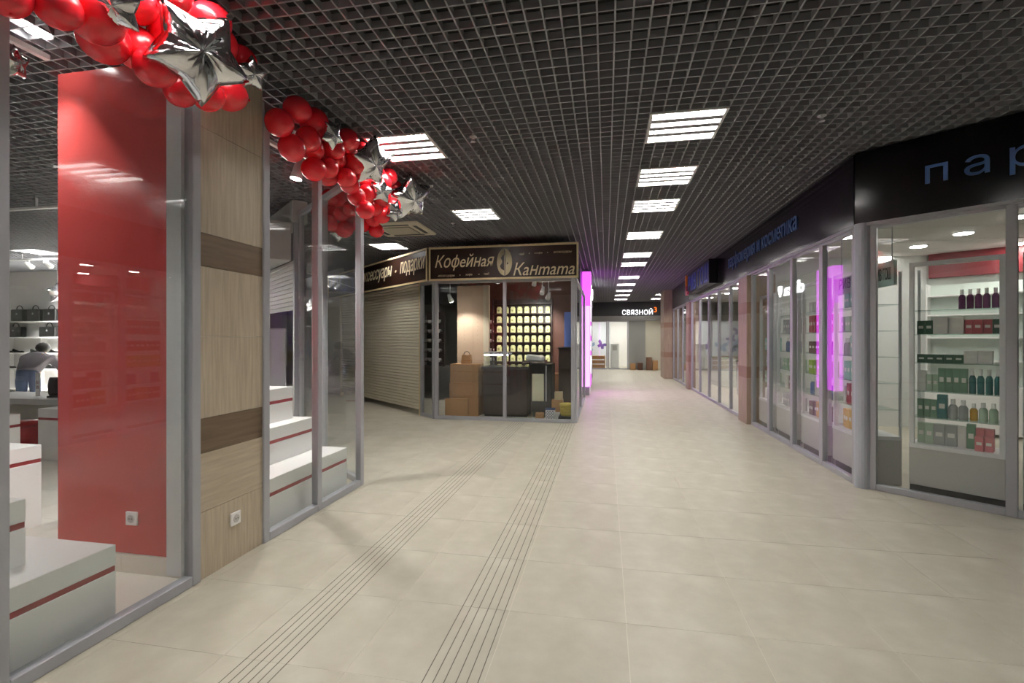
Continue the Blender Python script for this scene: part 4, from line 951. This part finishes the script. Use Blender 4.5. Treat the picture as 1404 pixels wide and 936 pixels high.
for px in (40, 66):
    q = at_y(px, 366, 8.2); track_spot((q.x, 8.2, tz_ - 0.03), (q.x, SY, 1.6), 'silver track spotlight aimed at the bag shelves', 'track spotlights along the bag shelves', 1100, 0.055, spot=1.9)
q = at_depth(53, 38, 2.9); e = track_spot((q.x, q.y, q.z + 0.16), (q.x - 0.3, q.y - 0.5, 0.4), 'large silver spotlight under the red balloons by the glass', None, 90, 0.085)
cyl('drop_rod', (0, 0, 0), (0, 0, CEIL - q.z - 0.16), 0.012, ALU_L, e, seg=8)

# ================================================================== BALLOONS
bm = bmesh.new(); bmesh.ops.create_uvsphere(bm, u_segments=22, v_segments=14, radius=1.0)
for v in bm.verts:
    if v.co.z < 0: v.co.x *= 1 - 0.1 * v.co.z * v.co.z; v.co.y *= 1 - 0.1 * v.co.z * v.co.z; v.co.z *= 1.12
BALL = bpy.data.meshes.new('balloon_skin'); bm.to_mesh(BALL); bm.free(); BALL.materials.append(BALLOON)
for p_ in BALL.polygons: p_.use_smooth = True
bm = bmesh.new(); bcyl(bm, (0, 0, -1.2), (0, 0, -1.08), 0.09, 0.03, 8); KNOT = bpy.data.meshes.new('balloon_knot'); bm.to_mesh(KNOT); bm.free(); KNOT.materials.append(BALLOON)
BALLS = []
def balloon(c, r, label, group, axis):
    c.z = min(c.z, CEIL - 0.005 - r * 1.1); BALLS.append([c, r, label, group, axis])
def relax():
    for _ in range(40):
        for i in range(len(BALLS)):
            for j in range(i):
                a, b = BALLS[i], BALLS[j]; d = a[0] - b[0]; gap = 0.93 * (a[1] + b[1]) - d.length
                if gap > 0 and d.length > 1e-4:
                    d = d.normalized() * gap * 0.35; a[0] += d; b[0] -= d
        for a in BALLS: a[0].z = min(a[0].z, CEIL - 0.005 - a[1] * 1.1)
    for a in BALLS: make_balloon(*a)
def make_balloon(c, r, label, group, axis):
    o = bpy.data.objects.new('balloon', BALL); COL.objects.link(o); o.location = c; o.scale = (r, r, r)
    o.rotation_euler = Vector(axis).to_track_quat('Z', 'Y').to_euler()
    k = bpy.data.objects.new('knot', KNOT); COL.objects.link(k); k.parent = o
    tag(o, label, 'balloon', group)
NEAR = [(35, -3, 26), (69, 6, 24), (112, 13, 34), (138, 42, 32), (199, 54, 29), (208, 86, 25), (192, 13, 26), (231, 10, 26), (272, 26, 26), (252, 119, 21), (282, 130, 18), (312, 128, 23), (330, 77, 21), (224, 35, 27), (247, 3, 25), (90, -15, 30), (160, -20, 30), (300, 60, 24), (262, 92, 22)]
for x, y, r in NEAR:
    X = -2.18 + random.uniform(-0.05, 0.05); p_ = at_x(x, y, X); zc = -p_.x * SA + p_.y * CA
    balloon(p_, min(max(r * zc / F_PX, 0.08), 0.125), 'glossy red balloon in the garland above the red pillar panel', 'red balloons above the red pillar panel', (random.uniform(-1, 1), random.uniform(-1, 1), random.uniform(-0.3, 1)))
FAR = [(410, 147, 18), (384, 170, 19), (427, 173, 19), (442, 160, 17), (405, 197, 18), (435, 199, 17), (432, 219, 16), (471, 183, 17), (464, 191, 16), (462, 219, 15), (457, 235, 13), (489, 202, 15), (492, 194, 14), (481, 231, 14), (478, 249, 13), (498, 258, 13), (492, 269, 11), (509, 260, 12), (532, 238, 12), (541, 260, 11), (514, 280, 11), (534, 279, 11), (525, 294, 10), (516, 240, 13), (448, 205, 15), (505, 232, 13), (520, 252, 12), (452, 178, 16), (420, 186, 17), (450, 226, 14), (475, 212, 15), (500, 243, 13), (526, 270, 12), (546, 276, 11), (470, 240, 13), (518, 266, 12), (497, 280, 12)]
for x, y, r in FAR:
    X = -2.27 + random.uniform(-0.04, 0.04); p_ = at_x(x, y, X); zc = -p_.x * SA + p_.y * CA
    balloon(p_, min(max(r * zc / F_PX, 0.085), 0.115), 'glossy red balloon in the garland past the oak pillar', 'red balloons past the oak pillar', (random.uniform(-1, 1), random.uniform(-1, 1), random.uniform(-0.3, 1)))
BACKB = [(455, 262), (470, 275), (452, 285), (465, 295), (478, 285), (455, 305), (470, 310), (440, 290), (445, 270), (503, 291), (512, 299), (500, 308), (486, 300), (462, 250), (520, 285), (508, 312)]
for x, y in BACKB:
    p_ = at_depth(x, y, 6.0 + random.uniform(-0.15, 0.15)); balloon(p_, random.uniform(0.09, 0.105), 'glossy red balloon hanging behind the slanted glass corner', 'red balloons behind the slanted glass corner', (random.uniform(-1, 1), random.uniform(-1, 1), 0.5))
relax()
def star_mesh():
    n, rings = 60, 9; bm = bmesh.new(); top, bot = [], []
    def rad(a):
        k = (a * 5 / (2 * math.pi)) % 1.0; t = abs(k - 0.5) * 2
        ri, ro = 0.62, 1.0; a0 = math.pi / 5
        x = ri * math.sin(a0) / ((math.sin(a0 * 1.0) * ri / ro) * 1.0)
        ang = (1 - t) * a0
        # straight edge between tip (angle 0, ro) and notch (angle pi/5, ri)
        x1, y1, x2, y2 = ro, 0.0, ri * math.cos(a0), ri * math.sin(a0)
        d_ = (x1 * (y2 - y1) - y1 * (x2 - x1)) / (math.cos(ang) * (y2 - y1) - math.sin(ang) * (x2 - x1))
        return d_ * (0.97 if t > 0.96 else 1)
    for s, store in ((1, top), (-1, bot)):
        for j in range(1, rings + 1):
            f = j / rings; ring = []
            for k in range(n):
                a = 2 * math.pi * k / n; R = rad(a); rr = R * f
                h = 0.36 * (1 - f ** 2.4) ** 0.62 * (0.75 + 0.25 * R)
                wr = 0.018 * f * (1 - f) * 4 * math.sin(k * 2 * math.pi / 60 * 20 + j)
                ring.append(bm.verts.new((rr * math.cos(a), rr * math.sin(a), s * (h + wr))) if not (s < 0 and j == rings) else top[-1][k])
            store.append(ring)
        c = bm.verts.new((0, 0, s * 0.36 * (0.75 + 0.25 * 0.8)))
        for k in range(n):
            f_ = (c, store[0][k], store[0][(k + 1) % n]); bm.faces.new(f_ if s > 0 else f_[::-1])
        for r0, r1 in zip(store, store[1:]):
            for k in range(n):
                f_ = (r0[k], r1[k], r1[(k + 1) % n], r0[(k + 1) % n]); bm.faces.new(f_ if s > 0 else f_[::-1])
    me = bpy.data.meshes.new('star_foil'); bm.to_mesh(me); bm.free(); me.materials.append(FOIL)
    for p_ in me.polygons: p_.use_smooth = True
    return me
STAR = star_mesh()
bm = bmesh.new(); bbox(bm, (0.96, -0.05, -0.008), (1.1, 0.05, 0.008)); TAIL = bpy.data.meshes.new('star_tail'); bm.to_mesh(TAIL); bm.free(); TAIL.materials.append(FOIL)
def star(px, py, R, X=None, zc=None, roll=0.0, yaw=0.0, pitch=0.0, label='', scale=1.0):
    p_ = at_x(px, py, X) if X is not None else at_depth(px, py, zc)
    zc = -p_.x * SA + p_.y * CA; r = R * zc / F_PX
    o = bpy.data.objects.new('star_balloon', STAR); COL.objects.link(o); o.location = p_; o.scale = (r, r, r)
    to = (Vector((0, 0, HC)) - p_).normalized()
    q_ = to.to_track_quat('Z', 'Y').to_matrix() @ Matrix.Rotation(yaw, 3, 'Y') @ Matrix.Rotation(pitch, 3, 'X') @ Matrix.Rotation(roll, 3, 'Z')
    o.rotation_euler = q_.to_euler()
    p_.z = min(p_.z, CEIL - 0.01 - 0.8 * r); o.location = p_
    k = bpy.data.objects.new('inflation_tail', TAIL); COL.objects.link(k); k.parent = o
    tag(o, label, 'balloon'); return o
star(272, 73, 70, X=-1.98, roll=0.95, yaw=0.25, pitch=-0.2, label='large silver foil star balloon on the red garland above the red pillar panel')
star(345, 101, 24, X=-2.08, roll=0.3, yaw=0.5, label='small silver foil star balloon at the oak pillar end of the near garland')
star(158, 10, 36, X=-2.02, roll=0.6, yaw=-0.3, label='silver foil star balloon between the red balloons beside the large star')
star(455, 186, 21, X=-2.12, roll=0.9, yaw=0.7, label='small silver foil star balloon in the upper garland past the oak pillar')
star(508, 222, 38, X=-2.10, roll=0.35, yaw=0.7, pitch=0.3, label='silver foil star balloon in the middle of the garland past the oak pillar')
star(562, 268, 36, X=-2.14, roll=0.5, yaw=0.6, pitch=0.3, label='silver foil star balloon at the lower end of the garland past the oak pillar')
star(523, 262, 18, X=-2.14, roll=0.2, yaw=0.3, label='small silver foil star balloon between the two larger stars')
star(540, 289, 16, X=-2.16, roll=1.1, yaw=0.8, label='small silver foil star balloon under the lower end of the garland')
star(20, 86, 24, X=-2.75, roll=0.4, yaw=0.9, label='silver foil star balloon behind the glass near the large spotlight')
star(465, 318, 15, zc=6.1, roll=0.8, yaw=0.3, label='small silver foil star balloon under the balloons behind the slanted corner')
star(79, 402, 16, zc=11.5, roll=0.3, yaw=0.7, label='silver foil star balloon above the bag shelves')
o = bpy.data.objects['star_balloon.010']; cyl('thread', (0, 0, 0), o.matrix_basis.inverted() @ Vector((o.location.x, o.location.y, CEIL + 0.02)), 0.02, BLACK, o, seg=5)
# red-glow free: cord that carries each garland
for pts, l_ in (([(-2.2, 1.2, 3.2), (-2.2, 2.75, 3.2)], 'thin cord carrying the balloon garland above the red panel'), ([(-2.3, 3.1, 3.22), (-2.28, 5.7, 3.2)], 'thin cord carrying the balloon garland past the oak pillar')):
    bm = bmesh.new(); bcyl(bm, pts[0], pts[1], 0.004, seg=6)
    for f in (0.1, 0.5, 0.9):
        a = Vector(pts[0]).lerp(Vector(pts[1]), f); bcyl(bm, a, (a.x, a.y, CEIL + 0.02), 0.003, seg=5)
    tag(bm_obj('garland_cord', bm, BLACK), l_, 'cord')
